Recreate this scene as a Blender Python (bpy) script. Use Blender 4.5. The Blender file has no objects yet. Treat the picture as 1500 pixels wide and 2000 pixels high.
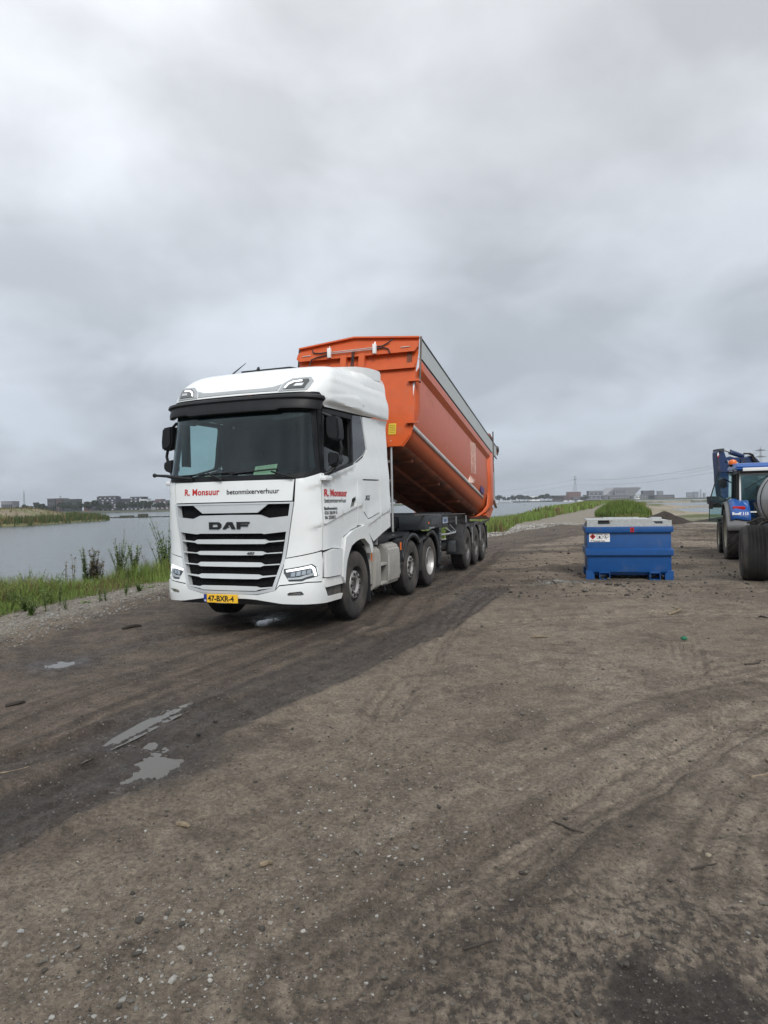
import bpy, bmesh, math, random
import numpy as np
from mathutils import Vector, Matrix
from mathutils.geometry import delaunay_2d_cdt
R = math.radians
random.seed(7); rng = np.random.default_rng(7)
scene = bpy.context.scene
COL = scene.collection

# ------------------------------------------------------------------ camera
F_PX, PITCH, ROLL, CAM_H = 1291.4, .012514, .021179, 1.732
cam_d = bpy.data.cameras.new('camera'); cam = bpy.data.objects.new('camera', cam_d); COL.objects.link(cam)
cam_d.sensor_fit = 'VERTICAL'; cam_d.sensor_height = 36; cam_d.lens = 36 * F_PX / 2000
cam_d.clip_start = .05; cam_d.clip_end = 20000
fwd = Vector((0, math.cos(PITCH), -math.sin(PITCH)))
q = fwd.to_track_quat('-Z', 'Y')
cam.matrix_world = Matrix.Translation((0, 0, CAM_H)) @ q.to_matrix().to_4x4() @ Matrix.Rotation(-ROLL, 4, 'Z')
scene.camera = cam
scene.view_settings.view_transform = 'Standard'; scene.view_settings.look = 'None'
scene.view_settings.exposure = 0.6; scene.view_settings.gamma = 1.0

# ------------------------------------------------------------------ sky and sun
SUN_EL, SUN_AZ = R(38), R(170)          # azimuth clockwise from +Y (behind the camera)
world = bpy.data.worlds.new('World'); scene.world = world; world.use_nodes = True
nt = world.node_tree; nt.nodes.clear(); L = nt.links.new
def N(tree, typ, **kw):
    n = tree.nodes.new(typ)
    for k, v in kw.items():
        if k.startswith('i_'):
            n.inputs[k[2:].replace('_', ' ')].default_value = v
        else: setattr(n, k, v)
    return n
def math_n(tree, op, a, b=None, clamp=False):
    n = tree.nodes.new('ShaderNodeMath'); n.operation = op; n.use_clamp = clamp
    for i, x in enumerate((a, b)):
        if x is None: continue
        if isinstance(x, (int, float)): n.inputs[i].default_value = x
        else: tree.links.new(x, n.inputs[i])
    return n.outputs[0]
out = N(nt, 'ShaderNodeOutputWorld'); bg = N(nt, 'ShaderNodeBackground'); bg.inputs[1].default_value = .1
L(bg.outputs[0], out.inputs[0])
sky = N(nt, 'ShaderNodeTexSky'); sky.sky_type = 'NISHITA'; sky.sun_disc = False
sky.sun_elevation = SUN_EL; sky.sun_rotation = SUN_AZ
tc = N(nt, 'ShaderNodeTexCoord'); sep = N(nt, 'ShaderNodeSeparateXYZ'); L(tc.outputs['Generated'], sep.inputs[0])
zc = math_n(nt, 'MAXIMUM', sep.outputs[2], 0.0)
den = math_n(nt, 'ADD', zc, .36)
px = math_n(nt, 'DIVIDE', sep.outputs[0], den); py = math_n(nt, 'DIVIDE', sep.outputs[1], den)
cmb = N(nt, 'ShaderNodeCombineXYZ'); L(px, cmb.inputs[0]); L(py, cmb.inputs[1])
n1 = N(nt, 'ShaderNodeTexNoise'); n1.inputs['Scale'].default_value = 2.3; n1.inputs['Detail'].default_value = 8; n1.inputs['Roughness'].default_value = .50; n1.inputs['Distortion'].default_value = .25
n2 = N(nt, 'ShaderNodeTexNoise'); n2.inputs['Scale'].default_value = .75; n2.inputs['Detail'].default_value = 4
mp = N(nt, 'ShaderNodeMapping'); mp.inputs['Location'].default_value = (3.4, 1.2, 0); L(cmb.outputs[0], mp.inputs[0])
L(mp.outputs[0], n1.inputs['Vector']); L(mp.outputs[0], n2.inputs['Vector'])
ramp = N(nt, 'ShaderNodeValToRGB'); L(zc, ramp.inputs[0])
cr = ramp.color_ramp; cr.elements[0].position = 0; cr.elements[0].color = (.345, .385, .44, 1)
cr.elements[1].position = 1; cr.elements[1].color = (1.02, 1.03, 1.05, 1)
for p, c in ((.10, (.39, .43, .485)), (.25, (.46, .495, .54)), (.42, (.53, .555, .59)), (.62, (.62, .64, .665))):
    e = cr.elements.new(p); e.color = (*c, 1)
def mr(tree, x, a, b, c, d):
    m = tree.nodes.new('ShaderNodeMapRange'); tree.links.new(x, m.inputs[0])
    for i, v in enumerate((a, b, c, d)): m.inputs[i + 1].default_value = v
    return m.outputs[0]
cl = math_n(nt, 'MULTIPLY', mr(nt, n1.outputs[0], .38, .62, .83, 1.15), mr(nt, n2.outputs[0], .36, .64, .87, 1.13))
lr = mr(nt, px, -1.4, 1.4, 1.07, .93)
cl = math_n(nt, 'MULTIPLY', cl, lr)
vm = N(nt, 'ShaderNodeVectorMath'); vm.operation = 'SCALE'; L(ramp.outputs[0], vm.inputs[0]); L(cl, vm.inputs[3])
vm2 = N(nt, 'ShaderNodeVectorMath'); vm2.operation = 'SCALE'; L(vm.outputs[0], vm2.inputs[0]); vm2.inputs[3].default_value = 9.1
mx = N(nt, 'ShaderNodeMix'); mx.data_type = 'RGBA'; mx.inputs[0].default_value = .95
L(sky.outputs[0], mx.inputs[6]); L(vm2.outputs[0], mx.inputs[7]); L(mx.outputs[2], bg.inputs[0])
sun_d = bpy.data.lights.new('sun', 'SUN'); sun_d.energy = 1.5; sun_d.angle = R(22); sun_d.color = (1, .97, .93)
sun = bpy.data.objects.new('sun', sun_d); COL.objects.link(sun)
sd = Vector((math.sin(SUN_AZ) * math.cos(SUN_EL), math.cos(SUN_AZ) * math.cos(SUN_EL), math.sin(SUN_EL)))
sun.rotation_euler = (-sd).to_track_quat('-Z', 'Y').to_euler(); sun.location = sd * 300

# ------------------------------------------------------------------ geometry of the view (pixel of the 1500x2000 photo -> world)
def ray(u, v):
    X, Y = u - 750, v - 1000; c, s = math.cos(ROLL), math.sin(ROLL)
    x = (X * c - Y * s) / F_PX; yi = (X * s + Y * c) / F_PX
    c, s = math.cos(PITCH), math.sin(PITCH)
    return np.array([x, c - s * yi, -s - c * yi])
def gnd(u, v, z=0.):
    d = ray(u, v); t = (z - CAM_H) / d[2]; return (d[0] * t, d[1] * t)
def dep(u, v, D):
    d = ray(u, v); t = D / d[1]; return (d[0] * t, D, CAM_H + d[2] * t)

# ------------------------------------------------------------------ materials
MATS = {}
def M(name, col=(.5, .5, .5), rough=.5, metal=0., var=.12, vs=6., bump=0., bs=60., dust=0., dustcol=(.17, .145, .12), spec=.5, coat=0., attr=None, trans=0.):
    if name in MATS: return MATS[name]
    m = bpy.data.materials.new(name); m.use_nodes = True; t = m.node_tree; b = t.nodes['Principled BSDF']
    b.inputs['Roughness'].default_value = rough; b.inputs['Metallic'].default_value = metal
    b.inputs['Specular IOR Level'].default_value = spec
    b.inputs['Coat Weight'].default_value = coat; b.inputs['Coat Roughness'].default_value = .06
    tcn = N(t, 'ShaderNodeTexCoord'); nz = N(t, 'ShaderNodeTexNoise'); nz.inputs['Scale'].default_value = vs; nz.inputs['Detail'].default_value = 6
    t.links.new(tcn.outputs['Object'], nz.inputs['Vector'])
    f = mr(t, nz.outputs[0], .3, .7, 1 - var, 1 + var)
    v = N(t, 'ShaderNodeVectorMath'); v.operation = 'SCALE'; t.links.new(f, v.inputs[3])
    if attr:
        a = N(t, 'ShaderNodeAttribute'); a.attribute_name = attr; t.links.new(a.outputs['Color'], v.inputs[0])
    else: v.inputs[0].default_value = col
    src = v.outputs[0]
    if dust > 0:
        n3 = N(t, 'ShaderNodeTexNoise'); n3.inputs['Scale'].default_value = 2.2; n3.inputs['Detail'].default_value = 9; n3.inputs['Roughness'].default_value = .65
        t.links.new(tcn.outputs['Object'], n3.inputs['Vector'])
        mk_ = mr(t, n3.outputs[0], .62 - dust * .45, .80 - dust * .25, 0, min(1, .35 + dust))
        mxx = N(t, 'ShaderNodeMix'); mxx.data_type = 'RGBA'; t.links.new(mk_, mxx.inputs[0]); t.links.new(src, mxx.inputs[6]); mxx.inputs[7].default_value = (*dustcol, 1)
        src = mxx.outputs[2]
        rr = math_n(t, 'MULTIPLY', mk_, .8 - rough if rough < .8 else 0.); rr = math_n(t, 'ADD', rr, rough); t.links.new(rr, b.inputs['Roughness'])
    t.links.new(src, b.inputs['Base Color'])
    if bump > 0:
        n4 = N(t, 'ShaderNodeTexNoise'); n4.inputs['Scale'].default_value = bs; n4.inputs['Detail'].default_value = 4
        t.links.new(tcn.outputs['Object'], n4.inputs['Vector'])
        bp = N(t, 'ShaderNodeBump'); bp.inputs['Strength'].default_value = bump; bp.inputs['Distance'].default_value = .01
        t.links.new(n4.outputs[0], bp.inputs['Height']); t.links.new(bp.outputs[0], b.inputs['Normal'])
    if trans:
        tr = N(t, 'ShaderNodeBsdfTranslucent'); t.links.new(src, tr.inputs[0]); ms = N(t, 'ShaderNodeMixShader'); ms.inputs[0].default_value = trans
        t.links.new(b.outputs[0], ms.inputs[1]); t.links.new(tr.outputs[0], ms.inputs[2]); t.links.new(ms.outputs[0], t.nodes['Material Output'].inputs[0])
    MATS[name] = m; return m
def glass(name, tint=(.5, .62, .62), refl=1.45, gloss_col=(1, 1, 1)):
    m = bpy.data.materials.new(name); m.use_nodes = True; t = m.node_tree; t.nodes.clear()
    o = N(t, 'ShaderNodeOutputMaterial'); tr = N(t, 'ShaderNodeBsdfTransparent'); tr.inputs[0].default_value = (*tint, 1)
    gl = N(t, 'ShaderNodeBsdfGlossy'); gl.inputs['Roughness'].default_value = .03; gl.inputs[0].default_value = (*gloss_col, 1)
    ge = N(t, 'ShaderNodeNewGeometry'); io = mr(t, ge.outputs['Backfacing'], 0, 1, refl, 1/refl)
    fr = N(t, 'ShaderNodeFresnel'); t.links.new(io, fr.inputs[0]); ms = N(t, 'ShaderNodeMixShader')
    t.links.new(fr.outputs[0], ms.inputs[0]); t.links.new(tr.outputs[0], ms.inputs[1]); t.links.new(gl.outputs[0], ms.inputs[2]); t.links.new(ms.outputs[0], o.inputs[0])
    MATS[name] = m; return m
def emis(name, col, st):
    m = bpy.data.materials.new(name); m.use_nodes = True; b = m.node_tree.nodes['Principled BSDF']
    b.inputs['Base Color'].default_value = (*col, 1); b.inputs['Emission Color'].default_value = (*col, 1); b.inputs['Emission Strength'].default_value = st
    MATS[name] = m; return m
WHITE = M('white_cab_paint', (.76, .79, .79), .22, var=.02, coat=.5, dust=.10, dustcol=(.60, .58, .53))
WHITE_LOW = M('white_paint_splashed', (.76, .77, .76), .3, var=.03, dust=.28, dustcol=(.50, .47, .42))
BLACK_PL = M('black_plastic', (.011, .012, .014), .5, var=.2, spec=.3, dust=.04, dustcol=(.05, .05, .05))
GRILLE_BLK = M('grille_mesh_black', (.006, .006, .007), .7, spec=.12, var=.3, bump=.9, bs=45)
GLOSS_BLK = M('gloss_black', (.008, .009, .01), .08, var=.1, coat=.5)
SILVER = M('silver_trim', (.60, .63, .645), .32, metal=.3, var=.03)
SLATM = M('grey_slat_paint', (.62, .65, .66), .3, metal=.2, var=.03)
STRIPG = M('roof_grey_strip', (.36, .385, .40), .35, metal=.2, var=.03)
CHROME = M('chrome', (.75, .76, .77), .12, metal=1, var=.02)
RUBBER = M('tyre_rubber', (.028, .027, .026), .85, var=.3, vs=14, dust=.45, dustcol=(.105, .09, .075), bump=.3, bs=40)
TREAD = M('tyre_tread_mud', (.016, .0155, .015), .9, var=.3, dust=.15, dustcol=(.05, .043, .036), bump=.3)
RIM = M('alloy_rim', (.50, .50, .49), .40, metal=.5, var=.15, dust=.35, dustcol=(.18, .165, .15))
RIM_DK = M('dark_steel_rim', (.10, .10, .10), .5, metal=.4, var=.2, dust=.25)
HUBM = M('hub_dirty_steel', (.10, .095, .09), .6, metal=.4, var=.3, dust=.4)
CHASSIS = M('chassis_dark_grey', (.030, .036, .042), .5, var=.25, dust=.18, dustcol=(.10, .092, .082))
FENDER = M('fender_black_plastic', (.018, .02, .023), .5, var=.3, vs=9, dust=.32, dustcol=(.085, .08, .075))
TANKGR = M('grey_side_cladding', (.33, .32, .295), .55, var=.06, dust=.30, dustcol=(.22, .20, .17))
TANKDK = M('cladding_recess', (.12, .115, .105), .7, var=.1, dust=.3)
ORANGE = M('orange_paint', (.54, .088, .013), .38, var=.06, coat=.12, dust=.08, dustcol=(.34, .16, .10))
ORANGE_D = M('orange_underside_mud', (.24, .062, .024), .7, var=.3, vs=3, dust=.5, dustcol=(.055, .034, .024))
TARPG = M('grey_side_board', (.44, .47, .46), .45, var=.03, bump=.15, bs=300, dust=.05)
REFL = M('reflective_tape', (.45, .43, .42), .4, var=.1, dust=.2, dustcol=(.35, .27, .22))
ALU = M('bare_aluminium', (.55, .56, .56), .35, metal=.8, var=.1, dust=.2)
AMBER = M('amber_lens', (.75, .16, .02), .2, var=.05)
REDL = M('red_lens', (.45, .015, .012), .2, var=.05)
YEL = M('yellow_plate', (.85, .50, .03), .4, var=.03)
INK = M('black_ink', (.01, .01, .011), .5, var=.05)
REDINK = M('red_ink', (.48, .02, .018), .4, var=.05)
BLUEINK = M('blue_ink', (.015, .04, .22), .5, var=.05)
WHITEP = M('white_print', (.75, .76, .76), .5, var=.03)
PAPER = M('green_paper', (.52, .58, .36), .8, var=.05)
SEATM = M('dark_seat_fabric', (.03, .031, .034), .9, var=.2, bump=.2)
DASHM = M('dash_grey', (.045, .047, .05), .6, var=.1)
LINING = M('cab_lining', (.07, .068, .066), .9, var=.1)
WSG = glass('windscreen_glass', (.48, .64, .64), 1.6, (.85,.97,1))
SIDEG = glass('side_glass', (.74, .86, .86), 1.45)
QG = M('dark_quarter_glass', (.02, .022, .025), .12, var=.05, coat=.3)
LENS = glass('clear_lens', (.9, .92, .93), 1.45)
DRL = emis('daytime_light', (1, 1, 1), 1.1)
TBLUE = M('blue_tank_paint', (.006, .068, .235), .38, var=.08, dust=.12, dustcol=(.10, .12, .16))
GALV = M('galvanised_steel', (.42, .44, .44), .45, metal=.35, var=.14, vs=18, dust=.1, dustcol=(.30, .29, .27))
NHBLUE = M('farm_tractor_blue', (.016, .085, .31), .3, var=.06, dust=.12, dustcol=(.15, .17, .22))
LBLUE = M('tractor_grey_fender', (.12, .125, .13), .5, var=.1, dust=.2)
EXB = M('excavator_blue', (.010, .030, .10), .35, var=.12, dust=.15, dustcol=(.12, .14, .2))
VAT = M('grey_tanker_barrel', (.34, .345, .335), .35, metal=.3, var=.06, dust=.15)
CREAM = M('cream_rim', (.36, .345, .27), .6, var=.05, dust=.1)

# ------------------------------------------------------------------ object helpers
def link(name, me, mat=None, parent=None, loc=None, rot=None):
    o = bpy.data.objects.new(name, me); COL.objects.link(o)
    if mat is not None and me is not None and len(me.materials) == 0: me.materials.append(mat)
    if parent: o.parent = parent
    if loc is not None: o.location = loc
    if rot is not None: o.rotation_euler = rot
    return o
def tag(o, label=None, cat=None, group=None, kind=None):
    if label: o['label'] = label
    if cat: o['category'] = cat
    if group: o['group'] = group
    if kind: o['kind'] = kind
    return o
def empty(name, loc=(0, 0, 0), rz=0., parent=None):
    o = bpy.data.objects.new(name, None); COL.objects.link(o); o.location = loc; o.rotation_euler = (0, 0, rz); o.empty_display_size = .2
    if parent: o.parent = parent
    return o
def sharp(me, ang=35):
    for p in me.polygons: p.use_smooth = True
    me.set_sharp_from_angle(angle=R(ang))
class MB:
    def __init__(s): s.bm = bmesh.new()
    def box(s, c, d, rot=None, bev=0., taper=None):
        m = Matrix.Translation(c) @ (rot.to_4x4() if rot else Matrix()) @ Matrix.Diagonal((*d, 1))
        r = bmesh.ops.create_cube(s.bm, size=1, matrix=m)
        if bev > 0:
            es = list({e for v in r['verts'] for e in v.link_edges})
            bmesh.ops.bevel(s.bm, geom=es, offset=bev, segments=2, profile=.6, affect='EDGES')
        return s
    def b2(s, lo, hi, bev=0.):
        lo, hi = Vector(lo), Vector(hi); return s.box((lo + hi) / 2, [abs(x) for x in (hi - lo)], bev=bev)
    def tube(s, pts, r, n=8, cap=True):
        pts = [Vector(p) for p in pts]; rings = []
        for i, p in enumerate(pts):
            d = (pts[min(i + 1, len(pts) - 1)] - pts[max(i - 1, 0)]).normalized()
            a = d.orthogonal().normalized() if i == 0 else (prev - d * prev.dot(d)).normalized()
            prev = a; b = d.cross(a); rr = r[i] if isinstance(r, (list, tuple)) else r
            rings.append([s.bm.verts.new(p + (a * math.cos(2 * math.pi * k / n) + b * math.sin(2 * math.pi * k / n)) * rr) for k in range(n)])
        for A, B in zip(rings, rings[1:]):
            for k in range(n): s.bm.faces.new((A[k], A[(k + 1) % n], B[(k + 1) % n], B[k]))
        if cap: s.bm.faces.new(rings[0][::-1]); s.bm.faces.new(rings[-1])
        return s
    def lathe(s, prof, axis='X', n=32, c=(0, 0, 0), close=False, caps=True):
        c = Vector(c); rings = []
        for (h, r) in prof:
            ring = []
            for k in range(n):
                a = 2 * math.pi * k / n; ca, sa = r * math.cos(a), r * math.sin(a)
                v = {'X': (h, ca, sa), 'Y': (ca, h, sa), 'Z': (ca, sa, h)}[axis]
                ring.append(s.bm.verts.new(c + Vector(v)))
            rings.append(ring)
        pr = list(zip(rings, rings[1:])) + ([(rings[-1], rings[0])] if close else [])
        for A, B in pr:
            for k in range(n): s.bm.faces.new((A[k], A[(k + 1) % n], B[(k + 1) % n], B[k]))
        if not close and caps:
            for rg in (rings[0], rings[-1]):
                s.bm.faces.new(rg)
        return s
    def prism(s, poly, axis, a, b, bev=0.):
        def P(p, h): return {'X': (h, p[0], p[1]), 'Y': (p[0], h, p[1]), 'Z': (p[0], p[1], h)}[axis]
        A = [s.bm.verts.new(P(p, a)) for p in poly]; B = [s.bm.verts.new(P(p, b)) for p in poly]
        fs = [s.bm.faces.new(A), s.bm.faces.new(B[::-1])]
        n = len(poly)
        for k in range(n): fs.append(s.bm.faces.new((A[k], B[k], B[(k + 1) % n], A[(k + 1) % n])))
        if bev > 0: bmesh.ops.bevel(s.bm, geom=list({e for f in fs for e in f.edges}), offset=bev, segments=2, affect='EDGES')
        return s
    def grid(s, rows, closed=False):
        V = [[s.bm.verts.new(p) for p in r] for r in rows]
        for A, B in zip(V, V[1:]):
            m = len(A)
            for k in range(m if closed else m - 1): s.bm.faces.new((A[k], A[(k + 1) % m], B[(k + 1) % m], B[k]))
        return V
    def build(s, name, mat, parent=None, ang=35, loc=None, rot=None, solid=0.):
        bmesh.ops.recalc_face_normals(s.bm, faces=s.bm.faces)
        me = bpy.data.meshes.new(name); s.bm.to_mesh(me); s.bm.free(); sharp(me, ang)
        o = link(name, me, mat, parent, loc, rot)
        if solid: md = o.modifiers.new('solid', 'SOLIDIFY'); md.thickness = solid; md.offset = 0
        return o
def raw(name, V, Fq, mat, parent=None, smooth=False, col=None, kind=None):
    """mesh from numpy arrays: V (n,3), Fq (m,k)"""
    me = bpy.data.meshes.new(name); V = np.asarray(V, np.float32); Fq = np.asarray(Fq, np.int32); k = Fq.shape[1]
    me.vertices.add(len(V)); me.vertices.foreach_set('co', V.ravel()); me.loops.add(Fq.size); me.loops.foreach_set('vertex_index', Fq.ravel())
    me.polygons.add(len(Fq)); me.polygons.foreach_set('loop_start', np.arange(0, Fq.size, k, dtype=np.int32))
    me.polygons.foreach_set('use_smooth', np.full(len(Fq), smooth))
    if col is not None:
        a = me.color_attributes.new('Col', 'FLOAT_COLOR', 'POINT'); c = np.ones((len(V), 4), np.float32); c[:, :3] = col; a.data.foreach_set('color', c.ravel())
    me.update(calc_edges=True); me.validate()
    o = link(name, me, mat, parent)
    if kind: o['kind'] = kind
    return o
def copy_tree(o, parent=None, loc=None, rz=None):
    c = o.copy(); COL.objects.link(c); c.parent = parent
    if loc is not None: c.location = loc
    if rz is not None: c.rotation_euler[2] = rz
    for ch in list(o.children): copy_tree(ch, c)
    return c
_tx = {}
def text_poly(txt, size=1., bold=0., sx=1., shear=0., align='LEFT', space=1.):
    """text as flat triangles: verts (n,2), tris"""
    cu = bpy.data.curves.new('t', 'FONT'); cu.body = txt; cu.size = size; cu.offset = bold; cu.shear = shear; cu.align_x = align; cu.space_character = space; cu.resolution_u = 3; cu.fill_mode = 'FRONT'
    o = bpy.data.objects.new('t', cu); COL.objects.link(o); dg = bpy.context.evaluated_depsgraph_get(); me = bpy.data.meshes.new_from_object(o.evaluated_get(dg))
    V = np.array([v.co[:2] for v in me.vertices]).reshape(-1, 2); Fs = [tuple(p.vertices) for p in me.polygons]
    bpy.data.objects.remove(o); bpy.data.curves.remove(cu); bpy.data.meshes.remove(me); V[:, 0] *= sx
    return V, Fs
def text_on(name, txt, fn, mat, parent, **kw):
    V, Fs = text_poly(txt, **kw); me = bpy.data.meshes.new(name); me.from_pydata([tuple(fn(x, y)) for x, y in V], [], Fs); return link(name, me, mat, parent)

# ------------------------------------------------------------------ value noise
_lat = rng.random((256, 256))
def vnoise(x, y):
    xi = np.floor(x).astype(int); yi = np.floor(y).astype(int); fx = x - xi; fy = y - yi
    fx = fx * fx * (3 - 2 * fx); fy = fy * fy * (3 - 2 * fy); a = lambda i, j: _lat[(xi + i) & 255, (yi + j) & 255]
    return (a(0, 0) * (1 - fx) + a(1, 0) * fx) * (1 - fy) + (a(0, 1) * (1 - fx) + a(1, 1) * fx) * fy
def fbm(x, y, sc, oc=4, g=.5, seed=0):
    r = 0.; am = 1.; t = 0.
    for k in range(oc):
        r = r + am * vnoise(x * sc + 17.3 * k + seed * 31.7, y * sc + 9.1 * k + seed * 12.9); t += am; am *= g; sc *= 2.03
    return r / t
def ss(a, b, x): t = np.clip((x - a) / (b - a), 0, 1); return t * t * (3 - 2 * t)
def seg_dist(P, x, y):
    """distance to polyline, and the side (+ = right of travel)"""
    best = np.full(x.shape, 1e9); side = np.zeros(x.shape); along = np.zeros(x.shape); acc = 0
    for (ax, ay), (bx, by) in zip(P, P[1:]):
        dx, dy = bx - ax, by - ay; l2 = dx * dx + dy * dy; t = np.clip(((x - ax) * dx + (y - ay) * dy) / l2, 0, 1)
        d = np.hypot(x - ax - t * dx, y - ay - t * dy); m = d < best
        best = np.where(m, d, best); side = np.where(m, np.sign((x - ax) * dy - (y - ay) * dx), side); along = np.where(m, acc + t * math.sqrt(l2), along); acc += math.sqrt(l2)
    return best, side, along
# ------------------------------------------------------------------ terrain
WATER_Z = -1.3
SHORE = [(-16,-60),(-13.5,0),(-12.6,12),(-11.4,16),(-9,22),(-5.5,28),(-1,36),(2.5,48),(7,60),(15,81),(31,126),(68,245),(130,420),(170,520),(400,640)]   # left water edge
GRASS = [(-8.6,-60),(-7.6,5),(-6.97,11.9),(-6.5,13.3),(-6.2,15),(-5.3,16.1),(-3.4,20),(0,27),(5,34.8),(6.4,36.7),(9.3,48.1),(14,60.1),(21.7,81.6),(39.4,126.5),(80.4,244),(150,400)]
MUDL = [(-6.5,-60),(-5.6,3),(-5.1,9.2),(-4.9,11.4),(-4.5,13.7),(-2.6,20),(1.5,27.5),(5.5,34.1),(7.5,38.9),(11.2,45),(14.3,47.5)]
PATHR = [(16.2,45),(18.4,56.2),(25,75),(40.6,123),(72.9,209),(140,380)]
DARKR = [gnd(*p_) for p_ in ((0,1665),(120,1612),(270,1532),(390,1455),(470,1402),(600,1337),(700,1290),(850,1218),(872,1170),(955,1112),(1000,1072))]
DARKR = [(DARKR[0][0]-6,DARKR[0][1]-2.0)]+DARKR+[(12,36)]
INLET = [(39,74),(60,72),(140,66),(260,90),(320,200),(260,340),(190,395),(150,392),(124,312),(92,212),(100,204),(78,176),(60,150),(63,128),(56,112),(47,108),(44,96),(42,88)]
def ground_z(x, y, lod=None):
    d1, s1, _ = seg_dist(SHORE, x, y); inl = d1*s1                    # + inland
    wob = (fbm(x, y, .11, 3, seed=5)-.5)*3; inl = inl+wob
    base = np.where(inl > 0, WATER_Z+1.3*ss(-.5, 6.2, inl), WATER_Z+np.maximum(inl*.28, -2.2))
    inside = inpoly_g(x, y, INLET); d2 = seg_dist(INLET+[INLET[0]], x, y)[0]; din = np.where(inside, -d2, d2)+wob*.5
    base = np.minimum(base, np.where(din > 0, WATER_Z+.06+1.25*ss(0, 14, din), WATER_Z+np.maximum(din*.15, -1.5)))
    return base
def inpoly_g(x, y, P):
    r = np.zeros(x.shape, bool); n = len(P)
    for i in range(n):
        (x1, y1), (x2, y2) = P[i], P[(i+1) % n]
        r ^= ((y1 > y) != (y2 > y)) & (x < (x2-x1)*(y-y1)/(y2-y1+1e-12)+x1)
    return r
th = np.r_[np.linspace(-180,-44,46)[:-1], np.linspace(-44,44,700), np.linspace(44,180,46)[1:-1]]; th = np.radians(th)
rr = np.r_[0.02, .5, .9, 1.3, np.geomspace(1.6, 60, 640), np.geomspace(60, 450, 60)[1:], 700, 1200, 2500, 6000]
TH, RR = np.meshgrid(th, rr); GX = RR*np.sin(TH); GY = RR*np.cos(TH)
nr, nth = GX.shape; x, y = GX.ravel(), GY.ravel(); r_ = RR.ravel()
far_ = r_ > 60
Z = ground_z(x, y)
dm, sm, _ = seg_dist(MUDL, x, y); mudl = dm*sm                        # + on the road side
dg, sg_, _ = seg_dist(GRASS, x, y); grs = -dg*sg_                     # + in the grass
dk, sk, _ = seg_dist(DARKR, x, y); dark = -dk*sk                      # + left of the edge line (wet road)
dp, sp_, _ = seg_dist(PATHR, x, y); pathr = -dp*sp_
ed = (fbm(x, y, .9, 4, .55, 2)-.5)
road = ss(-.40, .60, dark+ed*2.2+(fbm(x, y, 4.5, 3, .6, 7)-.5)*.9)*ss(-.2, .3, mudl+ed*1.1)
# distance into the mud field
endm = y-(46+(x-12)*(-.25))+ed*5
mud = ss(-.3, .3, mudl+ed*1.1)*(1-ss(-.8, .8, endm))
# tyre tracks (photo points on the ground)
def line(*pp): return [gnd(*p_) for p_ in pp]
TRK = [ # line, half width, depth, grooves, wetness, pale
 (line((-60,1625),(150,1530),(300,1450),(450,1385),(600,1325),(750,1262),(850,1218),(960,1150)), .36, .035, 5, .9, 0),
 (line((-60,1500),(150,1440),(300,1393),(450,1340),(600,1292),(720,1240)), .22, .030, 3, .7, 0),
 (line((-40,1300),(120,1288),(330,1240),(500,1215)), .22, .018, 3, .5, 0),
 (line((1530,1385),(1400,1430),(1300,1487),(1200,1545),(1090,1610),(960,1700),(800,1810),(640,1930)), .22, .022, 4, 0, .6),
 (line((1330,1235),(1335,1290),(1352,1340),(1385,1390),(1430,1420)), .17, .018, 4, 0, .3),
 (line((830,1225),(950,1222),(1080,1212),(1200,1206),(1350,1200),(1530,1197)), .30, .02, 3, 0, .7),
 (line((1530,1290),(1400,1320),(1280,1345)), .25, .012, 3, 0, .3),
 (line((750,1400),(820,1300),(890,1190),(960,1140)), .20, .012, 3, .0, .4),
 (line((1500,1560),(1440,1640),(1430,1760)), .20, .012, 3, 0, .1),
]
wet = np.zeros(x.shape); pale = np.zeros(x.shape); near = r_ < 45; xi, yi = x[near], y[near]; dz = np.zeros(xi.shape); w_n = np.zeros(xi.shape); p_n = np.zeros(xi.shape); gshade_n = np.zeros(xi.shape)
lump = fbm(xi, yi, .55, 4, .5, 9)-.5; tex = fbm(xi, yi, 5., 5, .6, 3)-.5; tex2 = fbm(xi, yi, 26., 4, .6, 4)-.5
lug = vnoise(xi*13, yi*13)
for P_, hw, dp_, ng, wt, pl_ in TRK:
    d_, s_, al = seg_dist(P_, xi, yi); d_ = d_+(fbm(xi, yi, 1.6, 2, .5, 8)-.5)*.16; k_ = 1-ss(hw*.85, hw*1.15, d_)
    brk = ss(.32, .5, fbm(xi, yi, .9, 2, .5, 21)); dz -= dp_*k_*(.4+.6*brk); dz += dp_*.7*np.exp(-((d_-hw*1.25)/(.35*hw))**2)*brk
    gro = .5+.5*np.cos(d_*s_/hw*math.pi*ng); dz -= .012*k_*gro*(.4+.6*brk); dz -= .006*k_*np.sin(al*24)*(np.abs(d_) > hw*.5)
    gshade_n = np.maximum(gshade_n, k_*ss(.62,.95,gro)*(.35+.65*brk)*(.6+.4*wt)); gshade_n = np.maximum(gshade_n, .5*np.exp(-((d_-hw*1.12)/(.12*hw))**2)*brk)  # mask of groove and rut-edge shade, goes into the soil colour below
    w_n = np.maximum(w_n, wt*k_); p_n = np.maximum(p_n, pl_*k_*(.5+.5*brk))
PUD = [((258,1490),(262,1478),(300,1440),(345,1455),(358,1470),(330,1488),(285,1510),(240,1508)), ((245,1420),(300,1390),(350,1374),(330,1392),(275,1420),(210,1448)),
       ((85,1292),(115,1284),(150,1284),(140,1292),(105,1298)), ((505,1212),(520,1202),(552,1196),(540,1206),(520,1213))]
pudg = []
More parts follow.
